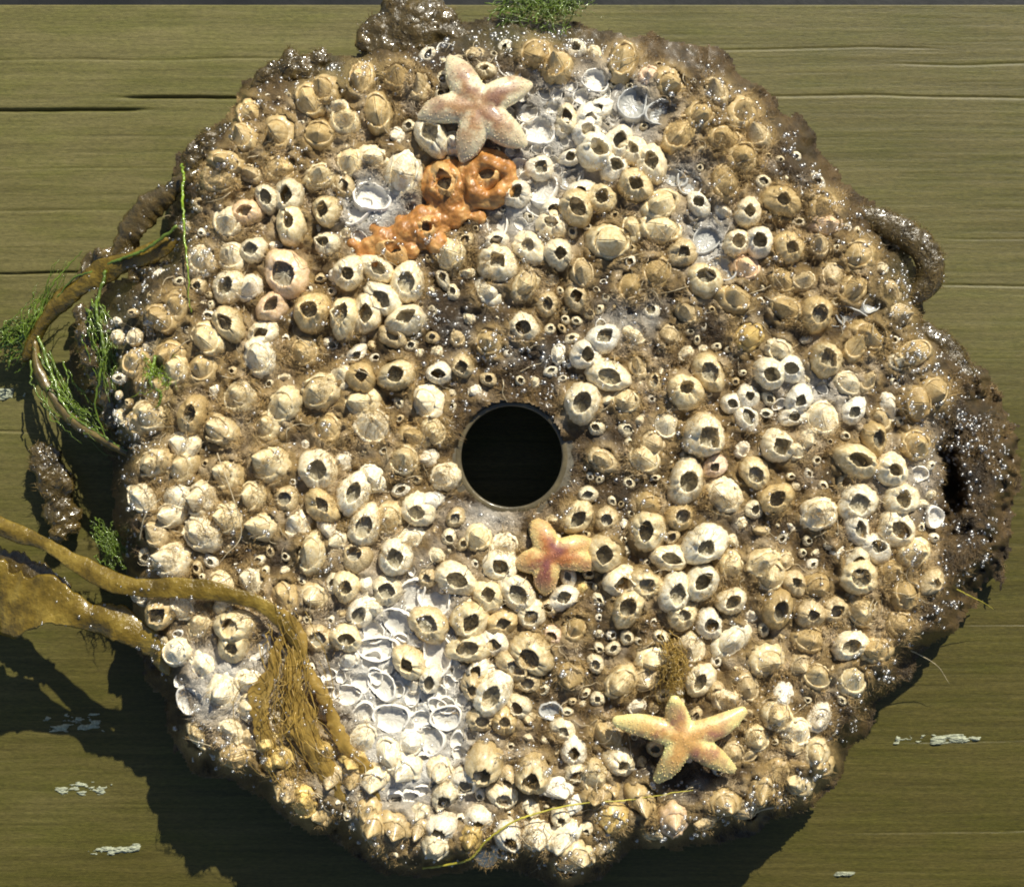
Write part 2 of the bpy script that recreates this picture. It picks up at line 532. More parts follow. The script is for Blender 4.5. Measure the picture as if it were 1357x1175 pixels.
def lichen(px, py, w, h, seed, label):
    nx, ny = 80, 44
    xs = np.linspace(-1, 1, nx); ys = np.linspace(-1, 1, ny)
    X, Y = np.meshgrid(xs, ys)
    d = 1 - (X ** 2 + Y ** 2) ** 0.5
    n = NZ.fbm(X * w * 0.07 + seed * 7, Y * h * 0.16 + seed * 3, 5)
    m = d * 0.6 + (n - 0.56) * 2.4
    c = W(px, py, -LIFT)
    Z = np.clip(m, -0.2, 0.6) * 5.5 - 8.5 + NZ2.fbm(X * 9 + seed, Y * 7, 3) * 3.2
    V = np.stack([c.x + X * w + Y * 3, c.y + Y * h, Z], -1).reshape(-1, 3)
    keep = (m > 0.0)
    F = []
    for i in range(ny - 1):
        for j in range(nx - 1):
            if keep[i, j] and keep[i + 1, j] and keep[i, j + 1] and keep[i + 1, j + 1]:
                a = i * nx + j
                F.append((a, a + 1, a + nx + 1, a + nx))
    used = sorted({q for f in F for q in f}); idx = {q: k for k, q in enumerate(used)}
    V = V[used]; F = [tuple(idx[q] for q in f) for f in F]
    # skirt: give the crust a thickness down into the wood
    top = len(V); edges = {}
    for f in F:
        for a, b in zip(f, f[1:] + f[:1]): edges[(a, b)] = edges.get((a, b), 0) + 1
    low = {}
    VV = [tuple(v) for v in V]
    for (a, b) in list(edges):
        if (b, a) not in edges:
            for q in (a, b):
                if q not in low: low[q] = len(VV); VV.append((V[q][0], V[q][1], -12.0))
            F.append((b, a, low[a], low[b]))
    o = make('lichen_patch', VV, F, M_LICHEN)
    tag(o, label, 'lichen', 'pale lichen patches on the plank')


lichen(8, 522, 26, 8, 1, 'pale lichen patch cut by the edge of the view, near the curling stipe')
lichen(98, 958, 46, 13, 2, 'dim lichen patch lying inside the shadow of the disc')
lichen(108, 1046, 40, 11, 3, 'pale lichen patch half in, half out of the disc shadow')
lichen(150, 1126, 36, 8, 4, 'pale lichen patch lowest on the plank, at the shadow edge')
lichen(1244, 980, 60, 7, 5, 'long thin pale lichen streak on the plank beyond the raised yellow starfish')
lichen(1115, 1159, 26, 3, 6, 'faint short lichen streak at the lower edge of the plank')

# ================================================================== barnacle list
# tile origin, then "x y r type tint" in tile pixels (4.52 to one unit)
TILES = {
 (150, 60): """1000 520 110 C t|1230 540 100 C t|1180 330 90 C t|1340 370 60 C c|790 560 80 C t|640 800 110 C t|820 770 60 C t|1000 735 110 C t|1240 790 85 C c|
925 920 65 O c|1055 900 75 O c|800 1010 78 O p|1070 1085 95 O c|1290 990 80 O c|1345 820 42 O c|690 1060 105 C w""",
 (150, 320): """530 110 90 C w|710 90 100 C w|845 50 62 O c|1040 190 145 O p|700 270 85 O w|810 280 70 C w|950 400 80 O p|700 500 85 O c|580 590 110 C c|900 560 80 O w|
880 690 130 C W|1200 430 110 O t|1290 20 60 O c|540 750 90 C t|380 770 80 C c|130 730 80 C t|270 890 90 C t|760 930 130 C c|1030 980 110 C c|1250 900 120 C c|
220 1040 110 C c|480 1040 100 O t|650 1130 110 C c|930 1110 90 C c|1290 1120 90 C t|1150 660 100 C t|360 400 110 C t|1340 200 50 O w|960 30 50 C w""",
 (150, 580): """250 150 90 C c|420 50 95 C w|420 180 90 C c|170 360 100 C w|380 360 100 C W|350 460 80 C w|680 220 110 C c|540 370 95 C w|940 160 140 C c|1230 190 130 O w|
850 350 80 C c|1040 370 60 O t|700 480 90 C c|540 570 120 C w|1250 410 90 O t|890 530 90 C c|1090 520 100 C W|1200 690 110 C c|350 740 120 C w|260 570 70 C t|
660 880 80 C c|820 860 75 C c|1020 940 90 C t|1200 950 80 C c|1340 870 55 O c|410 990 90 C w|290 1040 90 O t|520 1110 80 C c|740 1130 95 O c|660 1010 70 C c|
120 940 60 C w|1290 540 70 C w|1340 610 60 C c""",
 (200, 840): """160 110 80 C W|60 60 60 C c|500 30 110 O c|620 80 80 E w|310 190 80 C W|430 340 135 C W|600 290 90 C W|230 400 80 E w|600 430 90 C w|290 620 80 C c|
480 580 70 C c|500 720 90 C t|570 620 60 C t|780 730 80 C y|920 990 90 C y|1160 30 72 O c|1190 160 60 C W|1200 850 80 C t|1300 1060 80 C t|1010 30 70 O t|
860 560 80 C y|1030 690 80 C y|700 640 70 C y|1080 850 75 C t""",
 (450, 30): """30 590 100 C c|230 540 110 C t|560 690 110 O W|380 900 150 C W|200 800 80 C w|60 830 85 C c|30 970 60 O t|190 1050 92 E w|110 1130 80 E w|890 910 125 O o|
630 950 105 O o|1010 260 72 E w|1180 200 110 C t|1300 280 100 C t|1190 650 90 E w|1080 850 50 E w|1195 870 62 O w|1060 1030 72 O w|1220 1000 90 E w|1210 1110 70 E w|
1130 540 60 E w|690 730 70 C W|1340 620 50 O w|350 330 100 C t|480 380 70 C t|1290 1130 65 O w""",
 (450, 290): """510 60 78 O o|310 190 80 O o|670 210 90 C c|60 320 105 O w|215 300 78 O w|260 470 92 O W|410 380 110 O w|395 620 100 O w|165 560 88 O w|45 600 95 O c|
310 710 60 O t|950 40 70 E w|940 140 55 O w|1140 180 88 O w|1300 210 75 O c|950 280 118 O w|890 430 85 C W|1110 390 90 C c|1240 510 60 O t|1105 650 72 O c|
600 920 62 O w|810 1030 42 C w|345 940 105 O c|125 960 82 O t|530 1090 115 C w|10 950 70 C c|130 1095 110 C c|900 740 80 C t|740 880 60 O t|760 130 42 O t|1090 30 40 E w|
1270 40 80 O w""",
 (450, 550): """190 60 145 C w|560 90 80 C c|450 130 80 C t|390 270 90 C c|500 260 62 C w|630 370 80 C w|85 470 112 O W|200 370 80 C W|20 270 60 C w|470 560 88 O w|
540 520 60 C W|150 660 112 O w|290 620 90 C c|110 860 72 O t|335 850 100 O W|410 740 80 C W|10 730 50 C w|40 1020 78 O c|150 1010 70 C w|285 1050 75 O c|
690 980 108 O w|830 730 78 C c|960 890 108 O W|990 780 80 C W|890 1090 80 O c|1060 1060 98 O w|1140 1150 62 O c|420 1080 90 E w|575 1090 100 E w|190 1150 80 C W|
530 970 50 O t|1340 1100 65 O w|1260 1150 42 O t|740 770 36 O t|790 1150 50 O c""",
 (450, 810): """130 0 70 O w|360 70 92 E w|540 80 95 O c|30 160 82 O c|200 110 70 E w|220 220 92 E w|360 190 52 E w|420 300 88 O c|590 250 105 E w|545 400 62 O w|
190 290 60 E w|215 385 45 E w|130 430 60 E w|260 450 80 E w|345 470 48 E w|440 515 50 E w|50 500 70 E w|455 440 46 C w|60 290 62 C W|580 560 50 E w|640 560 52 E w|
490 650 60 E w|640 640 80 E w|140 600 62 E w|310 640 92 E w|560 770 80 E w|700 770 46 E w|300 850 105 C W|420 780 70 C W|400 930 90 C W|600 950 80 C w|
760 990 75 O w|630 1080 72 O c|780 40 98 O c|970 60 82 O t|780 220 98 O c|920 180 70 O w|835 345 58 O w|930 480 122 O W|930 390 75 C W|795 440 62 O t|1160 240 132 O c|
1030 320 72 O t|1080 560 58 O c|845 640 68 O t|985 650 78 O t|930 720 46 C W|870 880 132 O c|1160 950 112 O c|1010 980 62 O t|975 1090 78 O w|1300 1050 72 C W|
1340 710 60 O c|1130 420 60 O t|1270 600 60 E g|1140 20 70 O c|1130 640 50 C t|1280 140 50 O p|140 760 90 C W|200 980 90 C w|90 880 80 C y""",
 (750, 30): """340 240 110 C t|170 350 72 E w|400 490 90 E g|580 540 90 E g|620 360 100 C t|200 520 62 O W|130 570 72 O W|120 670 72 O W|10 580 62 O c|160 780 95 O W|
310 720 75 O w|410 780 82 O w|280 870 68 O w|515 860 92 O w|30 810 52 O w|150 950 82 E g|30 940 62 E g|415 980 105 O c|80 1010 62 O w|205 1060 78 O c|60 1110 92 O c|
680 670 115 C t|960 950 115 C t|800 560 90 C t|950 700 105 C t|560 1100 115 C c|795 1095 62 O w|960 1130 60 C w|1090 1140 78 O w|1285 1075 105 O t|1050 820 95 C t|
650 920 62 E g|740 960 72 E g|500 330 60 C p|1050 540 90 C t|900 420 70 C t|1150 690 70 C t""",
 (750, 290): """250 140 140 C c|560 60 130 C c|400 50 80 C c|390 400 100 C t|540 320 110 C t|840 130 82 E g|930 300 82 E g|825 380 98 O c|690 210 72 O t|1025 150 78 O w|
1150 140 72 O w|1330 170 85 O t|1080 290 80 C p|1010 480 110 C t|1300 370 80 C t|1310 530 85 C t|1090 710 88 C y|855 920 88 O c|715 1050 98 O c|220 730 72 O W|
115 815 72 O w|245 930 112 O w|210 650 40 E w|400 690 80 C w|100 1100 118 O w|360 1090 78 C c|250 1080 50 C c|1215 920 88 O W|1340 900 65 O W|995 1105 52 O w|
1090 1070 58 O w|575 910 36 C c|535 985 46 O t|430 880 60 C t|1280 790 70 C c|1090 0 60 O c|60 470 60 O t|720 560 60 C t|620 700 60 C t|90 330 70 C t""",
 (750, 550): """815 120 145 O w|600 60 72 C c|470 260 102 C c|520 170 72 C t|715 400 118 O w|895 300 58 O p|950 480 118 C w|1130 340 82 O c|1260 185 104 O w|970 80 52 E w|
1080 20 62 O w|665 605 78 O t|500 550 80 C t|500 690 98 O c|70 610 82 O c|240 620 56 O t|225 830 92 O c|615 850 88 O w|825 765 135 O W|550 930 32 O w|325 990 88 O w|
465 1000 82 O c|645 1060 104 O W|810 1010 108 O W|990 900 78 C c|1180 880 92 C c|990 1110 80 O w|375 1150 105 O c|1260 500 82 O t|220 270 70 C t|100 1035 36 C y|
0 1110 52 O c|1260 1140 82 O t|1300 870 52 C t|630 720 42 O t|780 520 36 C W""",
 (750, 810): """50 100 80 C t|690 20 78 O c|855 70 68 O w|520 290 88 C c|330 420 92 C c|480 400 72 C t|755 220 82 C w|810 410 84 O w|990 170 130 C W|1200 290 112 C c|
970 520 100 C w|905 480 50 O t|590 500 42 O t|250 730 92 C t|310 890 82 O w|50 830 68 O w|55 950 56 O c|170 970 82 C c|1080 450 72 C t|1250 620 105 C c|
1290 520 72 C W|1140 750 78 C c|1340 700 60 C c|1100 850 52 C t|990 840 62 C t|1260 960 80 C t|30 380 80 C t|200 1080 90 C t""",
 (1050, 230): """180 200 90 C t|15 440 72 O c|160 430 60 C t|370 680 100 C t|400 490 90 C t|140 840 88 O t|360 860 80 E g|195 1120 92 O c|460 980 110 C t|380 1040 80 C t|
470 790 52 E g|260 880 42 E g|600 700 60 C t|640 1130 60 C c|200 300 80 C p|250 610 70 C t|60 650 60 C t|640 850 70 C t""",
 (1050, 490): """330 80 72 C c|40 170 68 O W|370 240 62 O W|180 290 128 C w|90 420 56 C c|480 410 78 O t|370 550 98 O c|585 600 108 O w|390 790 98 O W|650 780 88 O w|
305 670 46 O t|160 860 128 C w|375 950 68 O w|620 950 112 O w|490 1080 72 O w|580 220 62 C w|530 300 60 C t|740 200 100 C t|730 450 100 C t|720 1090 112 C c|
0 280 56 O w|390 1160 72 O c|340 1100 70 C w|450 60 60 C t|20 480 60 C c""",
 (1000, 750): """100 50 100 C c|230 110 62 O t|370 120 80 C t|620 60 92 O c|830 40 90 C t|1040 90 62 O t|130 250 92 O t|330 280 72 O t|480 260 68 O t|640 260 112 C c|
890 170 90 C t|870 350 100 C t|570 470 88 O w|720 500 90 C t|330 440 90 C t|370 660 82 C c|280 590 62 C t|580 680 102 C c|390 910 78 C w|250 990 82 C w|
230 1070 60 C t|370 1120 82 C c|460 600 50 C t""",
 (480, 915): """480 800 78 O w|700 760 68 O w|650 880 80 C y|870 850 74 O w|850 950 58 O W|1040 870 92 C W|1200 870 92 C W|1240 1030 76 C c|1190 740 52 O c|1260 680 60 C W|
440 920 72 C c|350 730 52 C c|200 800 90 C t|60 800 80 C t|340 820 60 C t|200 970 60 C c|740 1030 60 C w|300 1000 50 C t|90 900 60 C t|1010 700 50 C c""",
}
EXTRA = """811 1083 27 C y|893 1085 24 C p|795 1120 17 C t|765 1128 20 C c|960 1062 22 C t|850 1058 20 C t|1010 1046 20 C t|1058 1036 20 C c|1086 1012 22 C t|
930 1088 17 C t|870 1100 15 C t|420 1075 18 C t|385 1045 18 C t|360 1010 18 C y|990 1070 16 C t|225 470 20 C t|195 505 18 C t|185 560 18 C t|215 420 22 C t|
330 150 20 C t|430 120 22 C t|480 105 20 C t|300 215 18 C t|1210 470 20 C t|1235 520 20 C t"""
BARN = []
for (ox, oy), txt in TILES.items():
    for q in txt.replace('\n', '').split('|'):
        if not q.strip(): continue
        a = q.split()
        BARN.append([ox + float(a[0]) / 4.52, oy + float(a[1]) / 4.52, float(a[2]) / 4.52, a[3], a[4]])
for q in EXTRA.replace('\n', '').split('|'):
    a = q.split(); BARN.append([float(a[0]), float(a[1]), float(a[2]), a[3], a[4]])
BARN.sort(key=lambda b: -b[2])
keep = []
for b in BARN:
    if all(math.hypot(b[0] - k[0], b[1] - k[1]) > 0.52 * max(b[2], k[2]) for k in keep): keep.append(b)
BARN = keep
for b in BARN: b[2] *= (1.30 if b[2] < 17 else 1.19 if b[2] < 22 else 1.05 if b[2] < 27 else 0.95) if b[3] != 'E' else 1.06

# ------------------------------------------------------------------ outline of the growth on the disc
OUTLINE = np.array([(700, 45), (800, 58), (930, 88), (1000, 130), (1062, 200), (1132, 280), (1188, 360), (1208, 430), (1242, 470), (1280, 494), (1310, 535), (1328, 590), (1334, 640), (1322, 705),
                    (1294, 765), (1258, 802), (1228, 835), (1185, 880), (1142, 930), (1115, 975), (1092, 1030), (1030, 1062), (960, 1085), (900, 1110), (830, 1102), (790, 1138), (740, 1150),
                    (660, 1122), (600, 1140), (520, 1138), (450, 1098), (400, 1076), (340, 1032), (270, 1000), (240, 960), (228, 900), (200, 850), (190, 780), (180, 720), (165, 660),
                    (170, 600), (150, 560), (122, 500), (115, 460), (150, 400), (225, 345), (242, 290), (262, 215), (310, 172), (342, 120), (400, 102), (470, 90), (560, 62), (620, 50)], float)


def sdist(X, Y, poly=OUTLINE):
    """signed distance to an outline, positive inside"""
    d = np.full(X.shape, 1e9); ins = np.zeros(X.shape, bool)
    for (ax, ay), (bx, by) in zip(poly, np.roll(poly, -1, 0)):
        ex, ey = bx - ax, by - ay
        t = np.clip(((X - ax) * ex + (Y - ay) * ey) / (ex * ex + ey * ey), 0, 1)
        d = np.minimum(d, np.hypot(X - ax - t * ex, Y - ay - t * ey))
        c = ((ay > Y) != (by > Y)) & (X < (bx - ax) * (Y - ay) / (by - ay + 1e-12) + ax)
        ins ^= c
    return np.where(ins, d, -d)


HOLE = (678.0, 605.0)
# fields over the disc: (x, y, rx, ry, amount)
DARK = [(620, 435, 85, 55, 1), (740, 475, 85, 36, 1), (1000, 440, 110, 40, .9), (860, 420, 80, 40, .8), (880, 120, 90, 40, .7), (1060, 230, 50, 60, .7), (560, 90, 80, 30, .7), (840, 640, 50, 60, .8), (800, 600, 50, 50, .8), (950, 430, 80, 40, .7), (840, 370, 60, 30, .7), (560, 130, 60, 40, .4), (900, 1040, 110, 35, 1),
        (380, 740, 40, 22, .9), (1230, 520, 40, 60, 1), (190, 420, 70, 70, .8), (850, 700, 40, 30, .6), (1040, 790, 60, 50, .7), (960, 690, 50, 30, .8), (290, 590, 60, 20, .5),
        (790, 870, 70, 50, .5), (1190, 800, 50, 60, .6), (480, 130, 70, 25, .4), (870, 960, 60, 40, .5), (320, 180, 60, 40, .3), (1160, 440, 60, 60, .5), (600, 400, 60, 30, .7),
        (740, 1000, 60, 40, .5), (300, 430, 50, 40, .3), (1110, 930, 60, 60, .4)]
PALE = [(535, 890, 100, 110, 1.1), (540, 1010, 90, 70, 1), (760, 170, 110, 80, .8), (490, 270, 50, 40, 1), (700, 270, 45, 60, .8), (940, 320, 40, 40, .9), (300, 910, 70, 60, .8), (640, 690, 45, 30, .5),
        (1080, 520, 60, 40, .6), (830, 430, 40, 25, .5), (880, 230, 60, 30, .5), (1200, 640, 50, 50, .4), (520, 1000, 80, 60, .8), (610, 950, 40, 110, .6)]
GREENISH = [(170, 500, 60, 90, 1), (220, 330, 60, 40, .5), (690, 50, 80, 25, .7), (450, 95, 60, 25, .6), (1190, 380, 30, 60, .4)]
GOLD = [(400, 950, 70, 90, 1), (450, 1060, 60, 50, .7), (890, 900, 18, 45, .8)]


def field(L, X, Y):
    s = np.zeros(np.shape(X))
    for x, y, rx, ry, a in L:
        s = np.maximum(s, a * np.exp(-((X - x) / rx) ** 2 - ((Y - y) / ry) ** 2))
    return s


def edge_dist(X, Y):
    d = sdist(X, Y)
    gap = (np.hypot((X - 1256 - (Y - 635) * 0.05) / 27, (Y - 640) / 80) - 1) * 27      # dark gap inside the ragged growth
    rag = sm(1200, 1290, X) * sm(420, 520, Y) * sm(860, 780, Y)
    d = np.minimum(d, gap + 14)
    return d + (NZ.fbm(X * 0.03, Y * 0.03, 3) - 0.5) * (34 + 6 * rag) + rag * (NZ2.fbm(X * 0.11, Y * 0.11, 2) - 0.5) * 16


# growth creeping up the foot of each barnacle
FX, FY = np.meshgrid(np.arange(60, 1390, 2.0), np.arange(0, 1190, 2.0))
FIL = np.zeros(FX.shape)
for (bx, by, br, bk, bc) in BARN:
    if bk == 'E': continue
    j0, j1 = max(0, int((bx - 1.8 * br - 60) / 2)), int((bx + 1.8 * br - 60) / 2) + 2
    i0, i1 = max(0, int((by - 1.8 * br) / 2)), int((by + 1.8 * br) / 2) + 2
    q = np.hypot(FX[i0:i1, j0:j1] - bx, FY[i0:i1, j0:j1] - by) / br
    p = np.where(q < 0.8, 0, np.clip((1.55 - q) / 0.6, 0, 1) ** 1.5) * br * (0.34 if bc in 'tcy' else 0.2)
    FIL[i0:i1, j0:j1] = np.maximum(FIL[i0:i1, j0:j1], p)


def fillet(X, Y):
    i = np.clip((np.asarray(Y) / 2).round().astype(int), 0, FIL.shape[0] - 1); j = np.clip(((np.asarray(X) - 60) / 2).round().astype(int), 0, FIL.shape[1] - 1)
    return FIL[i, j]


CELL = np.zeros(FX.shape)      # 1 inside an empty cup


def mat_height(X, Y):
    d = edge_dist(X, Y)
    n = NZ2.fbm(X * 0.035, Y * 0.035, 4); n2 = NZ3.fbm(X * 0.13, Y * 0.13, 3)
    pale = field(PALE, X, Y); dark = field(DARK, X, Y)
    h = 1.0 + sm(0.3, 0.75, n) * 10 + (n2 - 0.35) * 8 + dark * 3
    h = h - sm(1218, 1300, X) * sm(440, 520, Y) * sm(850, 790, Y) * 42 - sm(215, 125, X) * sm(310, 380, Y) * sm(640, 560, Y) * 42
    h = h * (1 - 0.9 * pale) - pale * 2.0
    ci = np.clip((np.asarray(Y) / 2).round().astype(int), 0, CELL.shape[0] - 1); cj = np.clip(((np.asarray(X) - 60) / 2).round().astype(int), 0, CELL.shape[1] - 1)
    h = h + np.clip(pale * 1.5, 0, 1) * (9 + 3 * (n2 - 0.5)) * (1 - CELL[ci, cj]) - 3.0 * CELL[ci, cj]
    h = h + fillet(X, Y) * (0.55 + 0.9 * n2) * (1 - 0.6 * pale)
    rh = np.hypot(X - HOLE[0], Y - HOLE[1])
    near = sm(64, 82, rh + (n - 0.5) * 44)
    h = h * near - 3.0 * (1 - near)
    fall = sm(26, -24, d)
    h = h - fall ** 1.6 * (95 + 40 * (NZ.fbm(X * 0.02, Y * 0.02 + 40, 2) - 0.5))
    return h, d, rh


def mat_colour(X, Y):
    n = NZ.fbm(X * 0.05 + 30, Y * 0.05, 4); n2 = NZ3.fbm(X * 0.22, Y * 0.22 + 7, 3)
    pale = np.clip(field(PALE, X, Y) + (n - 0.5) * 0.6, 0, 1)[..., None]; dark = np.clip(field(DARK, X, Y) * 1.1 + (n2 - 0.5) * 0.5, 0, 1)[..., None]
    grn = np.clip(field(GREENISH, X, Y) * (0.4 + n2), 0, 1)[..., None]; gold = field(GOLD, X, Y)[..., None]
    k = sm(0.3, 0.7, 0.6 * n + 0.4 * n2)[..., None]
    c = np.array([0.062, 0.035, 0.009]) * (1 - k) + np.array([0.27, 0.165, 0.048]) * k
    c = c * (1 - dark) + np.array([0.045, 0.026, 0.008]) * dark
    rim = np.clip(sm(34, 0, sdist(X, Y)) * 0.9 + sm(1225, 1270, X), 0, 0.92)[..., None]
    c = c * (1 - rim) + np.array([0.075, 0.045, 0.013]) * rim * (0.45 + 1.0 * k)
    fl = np.clip(fillet(X, Y) / 5.5, 0, 1)[..., None] * (0.35 + 0.6 * n[..., None])
    c = c * (1 - fl) + np.array([0.46, 0.315, 0.125]) * fl
    c = c * (1 - gold) + np.array([0.30, 0.19, 0.045]) * gold
    c = c * (1 - 0.7 * grn) + np.array([0.075, 0.085, 0.02]) * 0.7 * grn
    pale = pale * (1 - np.clip(rim * 1.1, 0, 1))
    c = c * (1 - pale) + np.array([0.78, 0.76, 0.70]) * pale
    return c


# ================================================================== the disc
def disc():
    seg = 128
    R, r, th = 505, 67.0, 14
    c = W(HOLE[0], HOLE[1], 0)
    c2 = W(690, 600, 0)
    an = np.arange(seg) / seg * 2 * math.pi
    prof_o = [(R - 2, 0), (R, -2), (R, -th + 2), (R - 2, -th)]
    prof_i = [(r + 1, -th), (r, -th + 1.5), (r, -1.5), (r + 1.5, 0)]
    V = []
    for (q, z) in prof_o: V += [(c2.x + q * math.cos(a), c2.y + q * math.sin(a), LIFT + z) for a in an]
    for (q, z) in prof_i: V += [(c.x + q * math.cos(a), c.y + q * math.sin(a), LIFT + z) for a in an]
    F = []
    for k in range(8):
        for j in range(seg):
            a = k * seg + j; b = k * seg + (j + 1) % seg; k2 = (k + 1) % 8
            F.append((a, b, k2 * seg + (j + 1) % seg, k2 * seg + j))
    o = link(bpy.data.objects.new('growth_disc', None)); o.location = Vector((c.x, c.y, LIFT - th)) * S
    make('plate', V, F, M_PLATE, parent=o, smooth=False)
    tag(o, 'round grey plastic disc with a central hole, crowded with barnacles and algae', 'disc')
    # raised ring around the hole
    prof = [(r + 0.4, -1.0), (r + 0.8, 0.3), (r + 2, 0.6), (r + 5, 0.5), (r + 7, 0.2), (r + 8, -1.0)]
    V = []; F = []
    for k, (q, z) in enumerate(prof): V += [(c.x + q * math.cos(a), c.y + q * math.sin(a), LIFT + z) for a in an]
    for k in range(len(prof) - 1):
        for j in range(seg):
            a = k * seg + j; b = k * seg + (j + 1) % seg
            F.append((a, b, b + seg, a + seg))
    make('hole_rim', V, F, plain('rim_plastic', (0.11, 0.088, 0.045), rough=0.3, coat=0.6, var=0.35, scale=0.05), parent=o)
    return o


DISC = disc()


def mat_sheet():
    st = 3.0
    xs = np.arange(80, 1375, st); ys = np.arange(5, 1190, st)
    X, Y = np.meshgrid(xs, ys)
    H, D, RH = mat_height(X, Y)
    ok = (D > -24) & (RH > 68.5 + 7 * NZ.fbm(X * 0.05, Y * 0.05, 2))
    # jitter so that the grid does not show
    jx = (RNG.random(X.shape) - 0.5) * 1.6; jy = (RNG.random(X.shape) - 0.5) * 1.6
    V = Wa(X + jx, Y + jy, H)
    ny, nx = X.shape
    i = np.arange(ny - 1)[:, None] * nx + np.arange(nx - 1)[None]
    F = np.stack([i, i + nx, i + nx + 1, i + 1], -1).reshape(-1, 4)
    okf = ok.ravel()[F].all(1); F = F[okf]
    used = np.unique(F); idx = np.full(nx * ny, -1); idx[used] = np.arange(len(used))
    o = make('algae_mat', V.reshape(-1, 3)[used], idx[F], M_MAT, attrs={'col': mat_colour(X, Y).reshape(-1, 3)[used]})
    tag(o, 'wet brown film of algae and mud filling the gaps between the barnacles', 'algae', kind='stuff')




def underside():
    """mass of growth under the disc that carries it above the plank"""
    blobs = []
    n = 46
    for k in range(n):
        a = k / n * 2 * math.pi
        if k % 9 > 4: continue
        rr = 430 + 40 * math.sin(a * 5 + 1) + 14 * math.sin(11 * a)
        x = 690 + rr * math.cos(a); y = 600 + rr * math.sin(a)
        w = W(x, y, -60); blobs.append((w.x, w.y, w.z, 44 + 10 * math.sin(k * 2.3), 0.9))
    for k in range(26):
        if k % 5 > 2: continue
        a = k / 26 * 2 * math.pi; w = W(690 + 385 * math.cos(a), 600 + 385 * math.sin(a), -105)
        blobs.append((w.x, w.y, w.z, 46 + 10 * math.sin(k * 1.7), 1.0))
    v, f = fuse(blobs, 7.0, 3)
    v[:, 2] = np.maximum(v[:, 2], -9) 
    nn = (NZ.fbm(v[:, 0] * 0.04, v[:, 1] * 0.04 + v[:, 2] * 0.05, 3) - 0.5)[:, None]
    v[:, :2] += nn * 16 * np.sign(v[:, :2])
    o = make('underside_growth', v, f, M_DARKWEED)
    tag(o, 'dark mass of growth under the disc, holding it clear of the plank', 'algae', kind='stuff')


underside()

# ================================================================== barnacle meshes (unit size, shared)
SEG = 36
ANG = np.arange(SEG) / SEG * 2 * math.pi


def ring_faces(rings, cap=True):
    F = []
    for k in range(rings - 1):
        for j in range(SEG):
            a = k * SEG + j; b = k * SEG + (j + 1) % SEG
            F.append((a, b, b + SEG, a + SEG))
    return F


def unit_mesh(name, V, F, mat, zn, inn):
    me = bpy.data.meshes.new(name)
    me.from_pydata([tuple(v) for v in V], [], F)
    me.polygons.foreach_set('use_smooth', np.ones(len(me.polygons), dtype=bool))
    for nme, val in (('zn', zn), ('inn', inn)):
        a = me.attributes.new(nme, 'FLOAT', 'POINT'); a.data.foreach_set('value', np.asarray(val, np.float32))
    me.materials.append(mat); me.update()
    return me


def aperture(r, size, seed):
    """kite or rounded-square mouth of the shell: radius by angle"""
    k = r.uniform(0.75, 1.0)
    sq = r.uniform(0.05, 0.72)
    cx, cy = np.cos(ANG), np.sin(ANG)
    dia = 1 / (np.abs(cx) + np.abs(cy) / k)          # diamond
    cir = 1 / np.sqrt(cx ** 2 + (cy / k) ** 2)
    a = size * (sq * dia * 1.18 + (1 - sq) * cir)
    a *= 1 + 0.10 * np.cos(ANG - r.uniform(0, 6.28)) + 0.015 * r.standard_normal(SEG)
    return np.clip(a, size * 0.5, size * 1.35)


def seams(r, n=6, depth=0.055):
    s = np.zeros(SEG); ph = r.uniform(0, 6.28)
    for k in range(n):
        c = ph + (k + r.uniform(-0.15, 0.15)) * 2 * math.pi / n
        d = np.angle(np.exp(1j * (ANG - c)))
        s -= depth * np.exp(-(d / 0.13) ** 2)
    rib = 0.018 * np.sin(ANG * 17 + r.uniform(0, 6)) + 0.012 * r.standard_normal(SEG)
    return s, rib


